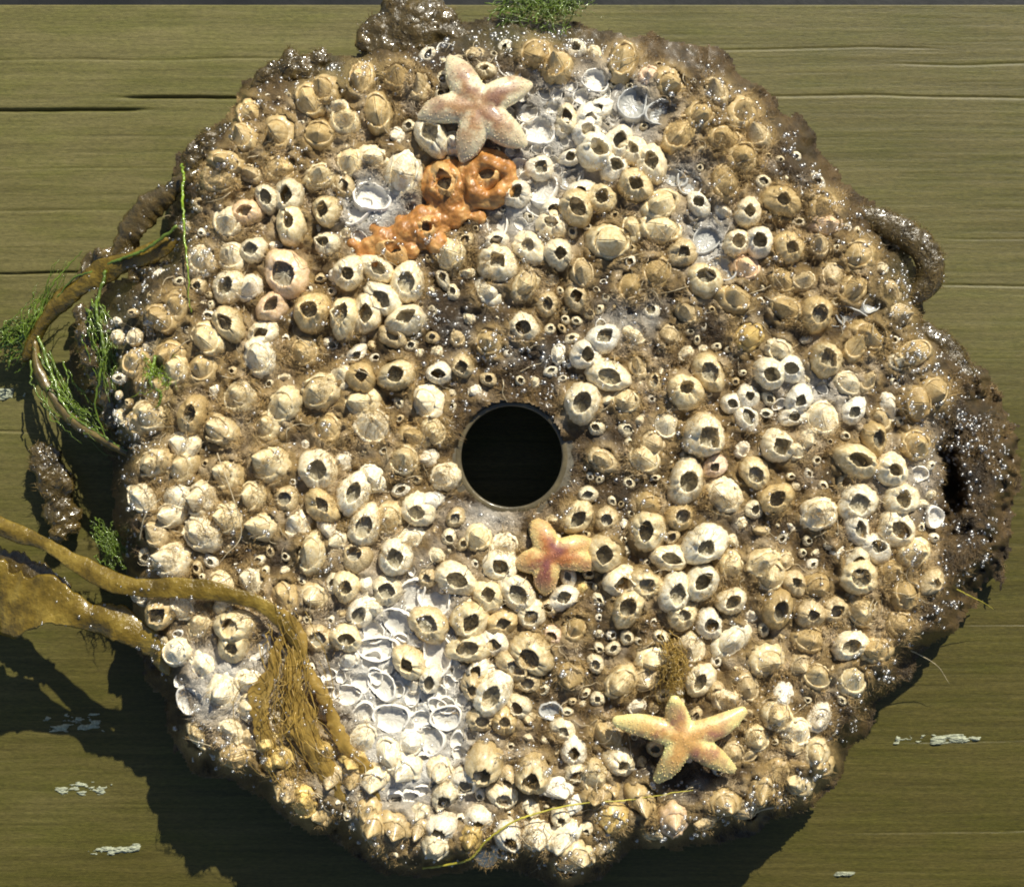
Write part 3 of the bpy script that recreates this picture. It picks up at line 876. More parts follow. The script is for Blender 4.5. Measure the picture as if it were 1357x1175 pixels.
def open_shell(i):
    r = np.random.default_rng(100 + i)
    size = r.uniform(0.36, 0.52)
    ap = aperture(r, size, i)
    s, rib = seams(r)
    lump = 0.05 * np.cos(2 * ANG + r.uniform(0, 6)) + 0.04 * np.cos(3 * ANG + r.uniform(0, 6))
    peak = 0.13 * np.cos(2 * (ANG - r.uniform(-0.3, 0.3))) * r.uniform(0.2, 1.2) + 0.045 * r.standard_normal(SEG) + s * 1.0
    th = r.uniform(0.055, 0.12)
    bulge = r.uniform(0.0, 0.12)
    prof = [('o', 1.02, -0.15), ('o', 1.0 + bulge * .3, 0.12), ('o', 0.96 + bulge, 0.36), ('o', 0.88 + bulge * .9, 0.6), ('o', 0.78 + bulge * .5, 0.80),
            ('l', th + 0.06, 0.94), ('l', th * 0.6, 1.0), ('l', 0.01, 0.985), ('i', 1.03, 0.86), ('i', 1.12, 0.55), ('i', 1.2, 0.2), ('i', 1.05, 0.06)]
    V = []; zn = []; inn = []
    top = ap + th + 0.06
    for kind, q, z in prof:
        if kind == 'o':
            k = np.clip(z, 0, 1)
            rad = np.maximum(q * (1 + lump + (s + rib) * (1.2 - 0.4 * k)), top * 1.02)
            zz = z + peak * k ** 2 * 0.8
            zn += [max(0, z)] * SEG; inn += [0] * SEG
        elif kind == 'l':
            rad = ap + q + rib * 0.5; zz = z + peak
            zn += [1.0] * SEG; inn += [0.0] * SEG
        else:
            rad = ap * q; zz = z + peak * z
            zn += [z] * SEG; inn += [1 - 0.75 * z] * SEG
        V += list(np.stack([rad * np.cos(ANG), rad * np.sin(ANG), np.broadcast_to(zz, rad.shape)], -1))
    F = ring_faces(len(prof))
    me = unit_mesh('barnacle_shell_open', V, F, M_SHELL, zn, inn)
    # floor of the cup, with a mound of residue
    V = []; zn = []
    fz = r.uniform(0.3, 0.62)
    for q, z in ((1.12, fz), (0.8, fz - 0.02), (0.45, fz - 0.04 + 0.08 * r.random()), (0.15, fz - 0.05 + 0.12 * r.random())):
        V += list(np.stack([ap * q * np.cos(ANG), ap * q * np.sin(ANG), z + 0.035 * r.standard_normal(SEG)], -1))
        zn += [0.0] * SEG
    F = ring_faces(4) + [tuple(range(3 * SEG, 4 * SEG))]
    fl = unit_mesh('cup_floor', V, F, M_FLOOR, zn, [1.0] * len(zn))
    return me, fl, ap


def closed_shell(i):
    r = np.random.default_rng(300 + i)
    k = r.uniform(0.78, 1.0)
    ap = r.uniform(0.62, 0.74) / np.sqrt(np.cos(ANG) ** 2 + (np.sin(ANG) / k) ** 2)
    s, rib = seams(r, 6, 0.07)
    peak = 0.14 * np.cos(2 * ANG) + 0.16 * np.abs(r.standard_normal(SEG)) * (r.random(SEG) > 0.7) + s
    hw = r.uniform(0.42, 0.62)
    prof = [('o', 1.03, -0.15), ('o', 1.03, 0.12), ('o', 0.99, 0.36), ('o', 0.92, 0.6), ('o', 0.84, 0.82), ('l', 0.10, 0.95), ('l', 0.04, 1.0), ('l', -0.02, 0.97), ('i', 0.95, 0.8), ('i', 0.9, 0.4)]
    V = []; zn = []; inn = []
    for kind, q, z in prof:
        if kind == 'o':
            rad = np.maximum(q * (1 + (s + rib) * 1.2 + 0.05 * np.cos(2 * ANG)), (ap + 0.12)); zz = (z + peak * max(z, 0) ** 2) * hw
            zn += [max(0, z)] * SEG; inn += [0] * SEG
        elif kind == 'l':
            rad = ap + q; zz = (z + peak) * hw; zn += [1] * SEG; inn += [0] * SEG
        else:
            rad = ap * q; zz = z * hw; zn += [z] * SEG; inn += [0.8] * SEG
        V += list(np.stack([rad * np.cos(ANG), rad * np.sin(ANG), np.broadcast_to(zz, rad.shape)], -1))
    me = unit_mesh('barnacle_shell_closed', V, ring_faces(len(prof)), M_SHELL, zn, inn)
    # two valves that meet along a ridge, beak towards +x
    valves = []
    beak = r.uniform(0.15, 0.65); hb = r.uniform(0.52, 0.92); skew = r.uniform(-0.16, 0.16)
    for side in (1, -1):
        nu, nv = 21, 10
        V = []; zn = []
        cv = r.uniform(0.95, 1.5); fold = r.uniform(-0.25, 0.2); fd = r.uniform(0.02, 0.07)
        for iu in range(nu):
            u = -1 + 2 * iu / (nu - 1)
            th0 = math.acos(max(-1, min(1, u)))
            R = float(np.interp(th0, ANG, ap)) * 1.04
            edge_y = R * math.sin(th0)
            ridge = hb * max(0.0, 1 - abs((u - beak) / (1 + beak if u < beak else 1 - beak)) ** 1.25)
            for iv in range(nv):
                v = iv / (nv - 1)
                yr = skew * (1 - u * u) + side * 0.006
                y = yr * (1 - v) + v * side * edge_y
                x = u * R * (1 - 0.03 * v)
                cr = -fd * math.exp(-((u - fold + 0.5 * (v - .3)) / 0.09) ** 2) * (1 - abs(u))
                st = 0.007 * math.sin(v * 30 + u * 3.0)
                z = hw * 0.93 + ridge * (1 - v) ** cv + 0.06 * math.sin(math.pi * v) * (1 - u * u) + cr + st
                V.append((x, y, z)); zn.append(0.5 + 0.5 * (1 - v))
        F = []
        for iu in range(nu - 1):
            for iv in range(nv - 1):
                a = iu * nv + iv; q = (a, a + nv, a + nv + 1, a + 1)
                F.append(q if side > 0 else q[::-1])
        n0 = len(V)
        for iu in range(nu):
            x, y, z = V[iu * nv]; V.append((x, y + side * 0.02, z - 0.2)); zn.append(0.2)
        for iu in range(nu - 1):
            q = (iu * nv, n0 + iu, n0 + iu + 1, (iu + 1) * nv); F.append(q if side > 0 else q[::-1])
        valves.append(unit_mesh('opercular_valve', V, F, M_SHELL, zn, [0.0] * len(V)))
    return me, valves


def empty_cup(i):
    r = np.random.default_rng(500 + i)
    lump = 0.10 * np.cos(2 * ANG + r.uniform(0, 6)) + 0.06 * np.cos(3 * ANG + r.uniform(0, 6)) + 0.02 * r.standard_normal(SEG)
    peak = 0.22 * r.random(SEG) * (r.random(SEG) > 0.5) + 0.12 * np.cos(ANG - r.uniform(0, 6))
    prof = [(1.12, -0.1, .3), (1.07, 0.3, .7), (1.01, 0.55, .95), (0.95, 0.62, 1.0), (0.90, 0.55, .97), (0.86, 0.34, .75), (0.76, 0.20, .45), (0.45, 0.15, .32), (0.16, 0.16, .36)]
    V = []; zn = []
    stri = np.cos(ANG * 12 + r.uniform(0, 6))
    for q, z, k in prof:
        rad = q * (1 + lump)
        zz = z + peak * max(0, (z - 0.1)) + (0.025 * stri * (q < 0.8))
        V += list(np.stack([rad * np.cos(ANG), rad * np.sin(ANG), np.broadcast_to(zz, rad.shape)], -1)); zn += [k] * SEG
    F = ring_faces(len(prof)) + [tuple(range((len(prof) - 1) * SEG, len(prof) * SEG))]
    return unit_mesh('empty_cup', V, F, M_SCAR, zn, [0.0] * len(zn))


OPEN = [open_shell(i) for i in range(26)]
CLOSED = [closed_shell(i) for i in range(20)]
EMPTY = [empty_cup(i) for i in range(14)]

TINT = {'W': ((1.06, 1.06, 1.05), 0.0), 'w': ((1.04, 1.0, 0.92), 0.22), 'c': ((0.98, 0.91, 0.74), 0.42), 't': ((0.84, 0.71, 0.48), 0.66), 'p': ((1.0, 0.80, 0.68), 0.30),
        'y': ((0.90, 0.72, 0.32), 0.42), 'o': ((0.92, 0.62, 0.32), 0.55), 'g': ((0.62, 0.62, 0.60), 0.2)}
COLNAME = {'W': 'chalk white', 'w': 'off white', 'c': 'cream', 't': 'brown filmed', 'p': 'pinkish', 'y': 'yellowish', 'o': 'orange coated', 'g': 'grey'}
STATE = {'O': 'open', 'C': 'closed', 'E': 'empty cup'}
MARKS = [('the central hole', 678, 605), ('the topmost starfish', 636, 141), ('the reddish starfish', 738, 738), ('the raised yellow starfish', 900, 978),
         ('the orange sponge', 585, 290), ('the strap seaweed', 260, 785), ('the dark rim gap', 1255, 640), ('the bean shaped brown lobe', 1185, 330),
         ('the bright green thread', 248, 310), ('the golden algae tuft', 400, 960), ('the big round open barnacle', 930, 576), ('the biggest pink barnacle', 380, 365),
         ('the lowest yellow thread', 680, 1095)]
DIRS = ['right of', 'upper right of', 'above', 'upper left of', 'left of', 'lower left of', 'below', 'lower right of']
ORD = ['', 'nearest', 'second', 'third', 'fourth', 'fifth', 'sixth', 'seventh', 'eighth', 'ninth', 'tenth', 'eleventh', 'twelfth', 'thirteenth', 'fourteenth', 'fifteenth', 'sixteenth']


def barnacle_labels(L):
    rows = []
    for i, (x, y, r, k, c) in enumerate(L):
        m = min(MARKS, key=lambda q: math.hypot(q[1] - x, q[2] - y) + (60 if math.hypot(q[1] - x, q[2] - y) < 8 else 0))
        d = math.hypot(m[1] - x, m[2] - y)
        o = int(round(math.atan2(-(y - m[2]), x - m[1]) / (math.pi / 4))) % 8
        rows.append((i, m[0], o, d, k, c, r))
    out = [None] * len(L); seen = {}
    for i, m, o, d, k, c, r in sorted(rows, key=lambda q: q[3]):
        key = (m, o, k, c); seen[key] = seen.get(key, 0) + 1
        size = 'large' if r > 25 else 'small' if r < 15 else 'medium'
        st = {'O': 'open barnacle', 'C': 'closed barnacle', 'E': 'empty barnacle cup'}[k]
        out[i] = f'{size} {COLNAME[c]} {st}, {ORD[seen[key]]} such {DIRS[o]} {m}'
    return out


THINGS = BARN[:300]; REST = BARN[300:]
LABELS = barnacle_labels(THINGS)


def placement(b):
    x, y, r, k, c = b
    rot = random.uniform(0, 6.28)
    tx, ty = random.gauss(0, 0.10), random.gauss(0, 0.10)     # lean, image axes
    if k == 'C':
        lf = max(0, 1 - abs(x - 290) / 220) * max(0, 1 - abs(y - 640) / 260)
        tx -= 0.55 * lf
        if lf > 0.1: rot = math.pi + random.gauss(0, 0.5)
        if x < 470 and lf <= 0.1: rot = math.pi * 0.9 + random.gauss(0, 0.8)
    if y > 1000: ty += 0.35
    tx += (x - CX) / 5200; ty += (y - CY) / 5200
    hgt = {'O': random.uniform(1.05, 1.5), 'C': random.uniform(1.05, 1.45), 'E': random.uniform(0.55, 0.85)}[k] * r
    if k == 'O': hgt = max(hgt, 11)
    if k == 'E': hgt = max(15, min(hgt * 1.3, 24))
    d = float(sdist(np.array([x]), np.array([y]))[0])
    hx, _, _ = mat_height(np.array([x]), np.array([y]))
    z0 = min(0.0, -34 * (1 - min(1, max(0, d + 6) / 26)))
    if k != 'E' and c in 'tcy': z0 += 0.25 * max(0, float(hx[0]))
    asp = random.uniform(0.80, 1.22)
    up = Vector((tx, -ty, 1)).normalized()
    q = up.to_track_quat('Z', 'Y').to_matrix().to_4x4()
    w = W(x, y, 12); w.z = LIFT + z0
    M = Matrix.Translation(w * S) @ q @ Matrix.Rotation(rot, 4, 'Z') @ Matrix.Diagonal((r * asp * S, r / asp * S, hgt * S, 1))
    return M, z0, hgt


HMAP = []      # (x, y, r, height, kind) used to seat fuzz and droplets
for b, lab in zip(THINGS, LABELS):
    x, y, r, k, c = b
    M, z0, hgt = placement(b)
    if k == 'O':
        me, fl, ap = random.choice(OPEN); kids = [('cup_floor', fl)] if True else []
    elif k == 'C':
        me, vs = random.choice(CLOSED); kids = [('opercular_valve', v) for v in vs]
    else:
        me = random.choice(EMPTY); kids = []
    o = link(bpy.data.objects.new('barnacle', None))
    o.empty_display_size = 0.5
    o.matrix_world = M
    (cr, cg, cb), al = TINT[c]
    j = random.uniform(0.88, 1.06)
    dk = float(field(DARK, np.array([x]), np.array([y]))[0]) * (0.4 if c in 'Ww' else 1.0)
    j *= 1 - 0.18 * dk
    cc = (cr * j, cg * j, cb * j, min(1, max(0, al + 0.25 * dk + random.uniform(-0.22, 0.22))))
    tag(o, lab, 'barnacle', 'barnacles covering the disc')
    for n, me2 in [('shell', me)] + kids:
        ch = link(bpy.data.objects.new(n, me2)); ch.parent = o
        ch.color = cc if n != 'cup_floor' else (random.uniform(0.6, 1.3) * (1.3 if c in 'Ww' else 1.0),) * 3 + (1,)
    HMAP.append((x, y, r, hgt + z0, k))

filler = []
allb = [(b[0], b[1], b[2]) for b in BARN]
for _ in range(9000):
    if random.random() < 0.62: x, y = random.gauss(545, 55), random.gauss(930, 80)
    else: x, y = random.gauss(745, 55), random.gauss(190, 55)
    r = random.uniform(7.5, 13)
    if any(math.hypot(x - a, y - b2) < (r + q) * 0.84 for a, b2, q in allb): continue
    if float(field(PALE, np.array([x]), np.array([y]))[0]) < 0.4: continue
    filler.append([x, y, r, 'E', 'w']); allb.append((x, y, r))
NCELL = len(filler)
# the smaller barnacles, past three hundred, as one crowd
small = [(b, True) for b in REST]
tries = 0
while len(filler) < 440 + NCELL and tries < 60000:
    tries += 1
    x = random.uniform(150, 1240); y = random.uniform(60, 1140); r = random.choice([6, 7, 8, 9, 10, 11, 12, 13, 14])
    if math.hypot(x - HOLE[0], y - HOLE[1]) < 100: continue
    pl0 = math.hypot((x - 540) / 95, (y - 915) / 150) < 1 or math.hypot((x - 730) / 70, (y - 210) / 90) < 1
    if pl0: r *= 1.3
    if any(math.hypot(x - a, y - b2) < (r + q) * (0.8 if pl0 else 0.93) for a, b2, q in allb): continue
    d = float(sdist(np.array([x]), np.array([y]))[0])
    if d < 6: continue
    if float(field(DARK, np.array([x]), np.array([y]))[0]) > 0.6 and random.random() < 0.8: continue
    pale = float(field(PALE, np.array([x]), np.array([y]))[0])
    k = 'E' if random.random() < pale * 0.95 else ('O' if random.random() < 0.5 else 'C')
    c = 'w' if k == 'E' else random.choice('tccw' if pale < 0.4 else 'wwWc')
    filler.append([x, y, r, k, c]); allb.append((x, y, r))
for (bx, by, br, bk, bc) in BARN + filler:
    if bk == 'C': continue
    j0, j1 = max(0, int((bx - br - 60) / 2)), int((bx + br - 60) / 2) + 2
    i0, i1 = max(0, int((by - br) / 2)), int((by + br) / 2) + 2
    CELL[i0:i1, j0:j1] = np.maximum(CELL[i0:i1, j0:j1], np.hypot(FX[i0:i1, j0:j1] - bx, FY[i0:i1, j0:j1] - by) < br * 0.86)
mat_sheet()
for b in REST + filler:
    HMAP.append((b[0], b[1], b[2], b[2], b[3]))


def crowd(L):
    """join small barnacles into one mesh per material"""
    outs = {}
    for b in L:
        M, z0, hgt = placement(b)
        x, y, r, k, c = b
        if k == 'O': me, fl, _ = random.choice(OPEN); ms = [(me, 's'), (fl, 'f')]
        elif k == 'C': me, vs = random.choice(CLOSED); ms = [(me, 's')] + [(v, 's') for v in vs]
        else: ms = [(random.choice(EMPTY), 'e')]
        A = np.array(M)
        for me, cls in ms:
            n = len(me.vertices); v = np.empty(n * 3); me.vertices.foreach_get('co', v); v = v.reshape(-1, 3)
            zn = np.empty(n); me.attributes['zn'].data.foreach_get('value', zn)
            inn = np.empty(n); me.attributes['inn'].data.foreach_get('value', inn)
            vv = v @ A[:3, :3].T + A[:3, 3]
            f = [tuple(p.vertices) for p in me.polygons]
            d = outs.setdefault((cls, c), [[], [], 0, [], []])
            d[0].append(vv / S); d[1] += [tuple(i + d[2] for i in q) for q in f]; d[2] += n; d[3].append(zn); d[4].append(inn)
    return outs


def crowd_material(c):
    """same shell, laid out in units since the crowd is one mesh"""
    m, nt, p = mat_new('small_barnacle_shell'); t = NT(nt); v = t.pos()
    zn = t.attr('zn').outputs['Fac']; inn = t.attr('inn').outputs['Fac']
    n1 = t.noise(v, 0.12, 5, 0.62); n2 = t.noise(v, 0.4, 4)
    (r, g, b), al = TINT[c]
    base = t.ramp(n2, [(0.3, (0.6 * r, 0.5 * g, 0.33 * b)), (0.46, (0.78 * r, 0.71 * g, 0.55 * b)), (0.62, (0.88 * r, 0.85 * g, 0.76 * b))])
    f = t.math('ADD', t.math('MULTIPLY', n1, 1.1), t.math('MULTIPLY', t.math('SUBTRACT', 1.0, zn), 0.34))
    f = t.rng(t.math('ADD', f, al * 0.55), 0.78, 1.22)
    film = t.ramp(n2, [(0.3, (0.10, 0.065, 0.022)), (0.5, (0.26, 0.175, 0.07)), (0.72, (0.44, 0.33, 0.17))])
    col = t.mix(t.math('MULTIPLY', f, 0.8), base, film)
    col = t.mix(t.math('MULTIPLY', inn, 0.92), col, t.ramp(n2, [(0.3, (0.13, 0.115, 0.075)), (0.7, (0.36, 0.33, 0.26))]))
    t.l(col, p.inputs['Base Color']); p.inputs['Roughness'].default_value = 0.42
    p.inputs['Coat Weight'].default_value = 0.55; p.inputs['Coat Roughness'].default_value = 0.13
    t.l(t.bump(n2, 0.5, 2.0), p.inputs['Normal'])
    return m


outs = crowd(REST + filler)
crowd_root = None
for (cls, c), d in outs.items():
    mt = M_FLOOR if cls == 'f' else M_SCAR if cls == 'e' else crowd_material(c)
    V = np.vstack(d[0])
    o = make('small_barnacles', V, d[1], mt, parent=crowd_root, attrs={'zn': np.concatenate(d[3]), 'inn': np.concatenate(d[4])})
    o.color = (*TINT[c][0], 0.4) if cls != 'f' else (1, 1, 1, 1)
    if crowd_root is None:
        crowd_root = o
        tag(o, 'tiny barnacles crowded into the gaps between the larger ones', 'barnacles', kind='stuff')


# ================================================================== seat height for loose things
GX, GY = np.arange(60, 1390, 2.0), np.arange(0, 1176, 2.0)
_X, _Y = np.meshgrid(GX, GY)
HT, _D, _R = mat_height(_X, _Y)
for (x, y, r, h, k) in HMAP:
    x0, x1 = int((x - r - 60) / 2), int((x + r - 60) / 2) + 2
    y0, y1 = int((y - r) / 2), int((y + r) / 2) + 2
    x0, y0 = max(0, x0), max(0, y0)
    sx, sy = _X[y0:y1, x0:x1], _Y[y0:y1, x0:x1]
    q = np.hypot(sx - x, sy - y) / r
    if k == 'C': p = h * np.clip(1.12 - q * q * 0.9, 0, 1.0)
    elif k == 'O': p = np.where(q < 0.5, 0, h * np.clip(1.35 - q * q * 0.95, 0, 1.0))
    else: p = h * 0.6 * (q > 0.8)
    p = np.where(q < 1.0, p, -99)
    HT[y0:y1, x0:x1] = np.maximum(HT[y0:y1, x0:x1], p)


def seat(x, y):
    i = np.clip(((np.asarray(y)) / 2).astype(int), 0, HT.shape[0] - 1); j = np.clip(((np.asarray(x) - 60) / 2).astype(int), 0, HT.shape[1] - 1)
    return HT[i, j]


# ================================================================== starfish
def starfish(name, c, arms, lift, base, label, pale, ridge, deep, droop=10, seed=0, droops=None, tip=0.36):
    blobs = []
    cx, cy = c
    blobs += [(*W(cx, cy, lift), base * 1.05, 0.75)]
    axes = []
    for k, (tx, ty, hw) in enumerate(arms):
        L = math.hypot(tx - cx, ty - cy)
        bx, by = (tx - cx) / L, (ty - cy) / L
        bend = ((seed * 7 + k * 3) % 5 - 2) * 0.025 * L
        dr = droops[k] if droops else droop
        pts = [(cx, cy, lift, base), (cx + bx * L * .38 - by * bend, cy + by * L * .38 + bx * bend, lift + 1, hw * 1.16),
               (cx + bx * L * .66 - by * bend, cy + by * L * .66 + bx * bend, lift - dr * .4, hw * 1.0), (cx + bx * (L - hw * .3), cy + by * (L - hw * .3), lift - dr, hw * tip)]
        for (x, y, z, r) in chain(pts, 16): blobs.append((x, y, z, r, 0.72))
        axes.append(spline(pts, 30))
    v, f = fuse(blobs, 1.7, 4)
    # colour: pale flanks, darker band down the back of each arm, deep blotches
    d = np.full(len(v), 1e9)
    tpos = np.zeros(len(v))
    for a in axes:
        w = Wa(a[:, 0], a[:, 1], a[:, 2])
        dd = np.linalg.norm(v[:, None, :2] - w[None, :, :2], axis=2)
        j = dd.argmin(1); m = dd.min(1); b = m < d
        d = np.where(b, m, d); tpos = np.where(b, j / 29, tpos)
    n = NZ.fbm(v[:, 0] * 0.06 + seed, v[:, 1] * 0.06, 3); n2 = NZ2.fbm(v[:, 0] * 0.35, v[:, 1] * 0.35 + seed, 2)
    k = np.clip(1.3 - d / (base * 0.78) + (n - 0.5) * 2.0 + (n2 - 0.5) * 0.9, 0, 1) * np.clip(1.5 - tpos * 1.35, 0, 1)
    k2 = np.clip((NZ3.fbm(v[:, 0] * 0.05, v[:, 1] * 0.05 + seed, 2) - 0.42) * 4, 0, 1) * k
    col = np.array(pale) * (1 - k[:, None]) + np.array(ridge) * k[:, None]
    col = col * (1 - k2[:, None]) + np.array(deep) * k2[:, None]
    root = bpy.data.objects.new(name, None); link(root)
    root.location = W(cx, cy, lift - base) * S
    tag(root, label, 'starfish', 'starfish on the disc')
    body = make('body', v, f, M_STAR, parent=root, attrs={'col': col})
    # grains over the back
    me = body.data; nv = len(v)
    nr = np.empty(nv * 3); me.vertices.foreach_get('normal', nr); nr = nr.reshape(-1, 3)
    up = np.where(nr[:, 2] > 0.15)[0]
    r = np.random.default_rng(seed + 50)
    pick = r.choice(up, min(len(up), 420), replace=False)
    ico = bmesh.new(); bmesh.ops.create_icosphere(ico, subdivisions=1, radius=1.0)
    iv = np.array([q.co for q in ico.verts]); ifc = np.array([[q.index for q in p.verts] for p in ico.faces]); ico.free()
    rad = r.uniform(0.5, 0.9, len(pick))
    P = v[pick] + nr[pick] * 0.35
    V = (P[:, None] + iv[None] * rad[:, None, None]).reshape(-1, 3)
    F = (ifc[None] + (np.arange(len(pick)) * len(iv))[:, None, None]).reshape(-1, 3)
    cc = np.repeat(np.minimum(1, col[pick] * 1.25 + 0.06), len(iv), axis=0)
    sp = make('skin_grains', V, F, M_STAR, parent=root, attrs={'col': cc})
    sp['kind'] = 'stuff'
    return root


starfish('starfish', (634, 142), [(594, 74, 19), (706, 111, 18), (698, 194, 19), (612, 216, 18), (553, 155, 18)], 34, 19,
         'pale pinkish starfish with plump arms, topmost of the three on the disc', (0.84, 0.74, 0.50), (0.46, 0.27, 0.13), (0.30, 0.16, 0.10), droop=8, seed=1)
starfish('starfish', (728, 735), [(707, 688, 15.5), (786, 716, 15), (793, 752, 15), (722, 789, 15.5), (683, 748, 15)], 24, 18,
         'small reddish brown starfish just under the central hole', (0.78, 0.58, 0.24), (0.48, 0.19, 0.06), (0.25, 0.085, 0.07), droop=8, seed=2)
starfish('starfish', (905, 977), [(893, 924, 15), (987, 941, 15), (972, 1020, 15), (870, 1034, 14.5), (814, 954, 15)], 46, 19.5,
         'glossy yellow starfish raised on its arm tips near the lower rim', (0.88, 0.76, 0.33), (0.62, 0.36, 0.12), (0.38, 0.175, 0.115), seed=3, droops=[-16, 4, 14, 16, 6], tip=0.55)


# ================================================================== orange sponge
def sponge(rings, lumps, label, seed):
    blobs = []
    r = random.Random(seed)
    for (x, y, R, rr, h) in rings:
        n = int(R * 2 * math.pi / 6)
        for k in range(n):
            a = k / n * 2 * math.pi
            q = rr * r.uniform(0.55, 1.15)
            w = W(x + R * math.cos(a) * r.uniform(.85, 1.1), y + R * math.sin(a) * r.uniform(.85, 1.1), h + r.uniform(-5, 3)); blobs.append((w.x, w.y, w.z, q))
            w = W(x + (R + 6) * math.cos(a), y + (R + 6) * math.sin(a), h - 12); blobs.append((w.x, w.y, w.z, rr * r.uniform(1.0, 1.5)))
    if seed == 2:                                   # thin crust that ties the lumps together
        path = spline([(478, 334, 0), (520, 318, 0), (556, 312, 0), (588, 290, 0), (606, 268, 0), (612, 248, 0)], 60)
        lumps = list(lumps)
        for px, py, _ in path:
            for _k in range(2):
                x2, y2 = px + r.gauss(0, 9), py + r.gauss(0, 9)
                if min(math.hypot(x2 - 591, y2 - 244), math.hypot(x2 - 563, y2 - 301)) < 12: continue
                lumps.append((x2, y2, r.uniform(5.5, 9.5), r.uniform(5, 15)))
    for (x, y, rr, h) in lumps:
        w = W(x, y, h); blobs.append((w.x, w.y, w.z, rr, 0.8))
    v, f = fuse(blobs, 1.6, 14)
    n = NZ2.fbm(v[:, 0] * 0.09 + v[:, 2] * 0.07, v[:, 1] * 0.09, 4) - 0.5
    n2 = NZ3.fbm(v[:, 0] * 0.28, v[:, 1] * 0.28 + v[:, 2] * 0.2, 2) - 0.5
    v[:, 2] += n * 4 + n2 * 1.6
    v[:, :2] += (n2 * 1.2)[:, None]
    o = make('orange_sponge', v, f, M_ORANGE)
    tag(o, label, 'sponge', 'orange sponge on the barnacles')


sponge([(645, 238, 24, 10, 25)], [], 'smooth orange sponge collar around a single barnacle below the topmost starfish', 1)
sponge([(591, 244, 18, 8.5, 20), (563, 301, 14, 8, 20)],
       [(538, 306, 17, 14), (508, 315, 15, 12), (488, 326, 13, 8), (478, 332, 9, 5), (580, 324, 16, 13), (545, 332, 13, 10), (592, 272, 13, 14), (635, 288, 11, 10), (577, 284, 11, 11), (612, 262, 11, 13), (625, 270, 10, 12), (530, 292, 9, 9), (610, 284, 13, 14), (604, 296, 9, 14), (520, 318, 12, 12), (600, 328, 10, 8), (498, 330, 9, 7)],
       'lumpy rust orange sponge crust spread over several barnacles', 2)


# ================================================================== seaweed
def frond(pts, n=70, sides=14, thick=3.0, ruffle=0.25, seed=0, mat=None, name='seaweed_frond'):
    """strap of given width along (px, py, h, width)"""
    r = np.random.default_rng(seed)
    c = spline(pts, n); w = c[:, 3]
    p = Wa(c[:, 0], c[:, 1], c[:, 2])
    t = np.gradient(p, axis=0); t /= np.linalg.norm(t, axis=1)[:, None]
    s = np.cross(t, np.tile([0, 0, 1.0], (n, 1))); s /= np.linalg.norm(s, axis=1)[:, None] + 1e-9
    u = np.cross(s, t)
    an = np.arange(sides) / sides * 2 * math.pi
    k = np.arange(n) / n
    V = []
    for i in range(n):
        end = min(1, (i + 0.6) / 2.5) * min(1, (n - i - 0.4) / 5)
        for a in an:
            e = math.cos(a)
            ww = w[i] * 0.5 * end * (1 + ruffle * ((0.7 * NZ.at(i * 0.12 + seed * 3, (1 if e > 0 else 9) + seed) + 0.3 * NZ3.at(i * 0.7 + seed, (1 if e > 0 else 9))) - 0.5) * 2)
            lift = ruffle * w[i] * 0.5 * e * ((0.75 * NZ2.at(i * 0.11 + seed * 5, (3 if e > 0 else 17)) + 0.25 * NZ3.at(i * 0.6 + seed * 2, (3 if e > 0 else 17))) - 0.5) * 2.2
            mid = 1.0 + 0.9 * math.exp(-(e / 0.35) ** 2)
            V.append(p[i] + s[i] * ww * e + u[i] * (lift + thick * mid * end * math.sin(a)))
    F = []
    for i in range(n - 1):
        for j in range(sides):
            a = i * sides + j; b = i * sides + (j + 1) % sides
            F.append((a, a + sides, b + sides, b))
    F.append(tuple(range(sides))); F.append(tuple(range((n - 1) * sides, n * sides))[::-1])
    return np.array(V), F


WETSPOTS = []
LOBES = []


def strap(pts, label, seed, group='seaweed hanging over the disc edge', **k):
    v, f = frond(pts, seed=seed, **k)
    WETSPOTS.append(v)
    o = make('seaweed_frond', v, f, k.get('mat') or M_KELP)
    tag(o, label, 'seaweed', group)
    return o


strap([(-60, 664, -50, 20), (0, 696, -30, 22), (60, 722, -10, 21), (110, 750, 10, 20), (160, 773, 28, 23), (230, 780, 36, 27), (300, 788, 37, 25), (350, 802, 37, 21), (382, 836, 35, 17), (398, 872, 30, 10)],
      'narrow golden brown seaweed strap crossing onto the barnacles', 4, thick=2.6, ruffle=0.4)
strap([(-70, 760, -50, 96), (0, 786, -30, 92), (60, 800, -8, 66), (120, 816, 6, 50), (170, 834, 10, 42), (205, 860, 4, 36), (224, 895, -8, 22)],
      'broad ruffled golden brown seaweed blade below the narrow strap', 9, thick=2.8, ruffle=0.5)
strap([(-60, 730, -70, 46), (0, 748, -56, 44), (50, 765, -45, 36), (95, 790, -34, 22)], 'purplish brown seaweed blade glinting between two straps', 14, mat=M_DARKWEED, thick=4, ruffle=0.5)
strap([(30, 480, -110, 14), (50, 440, -90, 20), (78, 404, -70, 26), (112, 376, -52, 30), (150, 354, -36, 32), (200, 335, -20, 26), (238, 318, -8, 14)],
      'brown stipe arching out from the disc over the plank', 21, mat=M_KELP, thick=3.5, ruffle=0.4)
strap([(46, 448, -96, 12), (52, 490, -90, 14), (74, 530, -80, 15), (104, 562, -60, 14), (140, 585, -44, 12), (182, 606, -30, 8)],
      'dull green brown strand hanging beside the shaded edge of the disc', 23, mat=M_STIPE, thick=4, ruffle=0.4)
strap([(150, 345, -60, 26), (185, 290, -48, 34), (225, 255, -40, 30), (262, 225, -30, 18)], 'brown blade curling outward beside the bright green thread', 25, mat=M_DARKWEED, thick=5, ruffle=0.5)


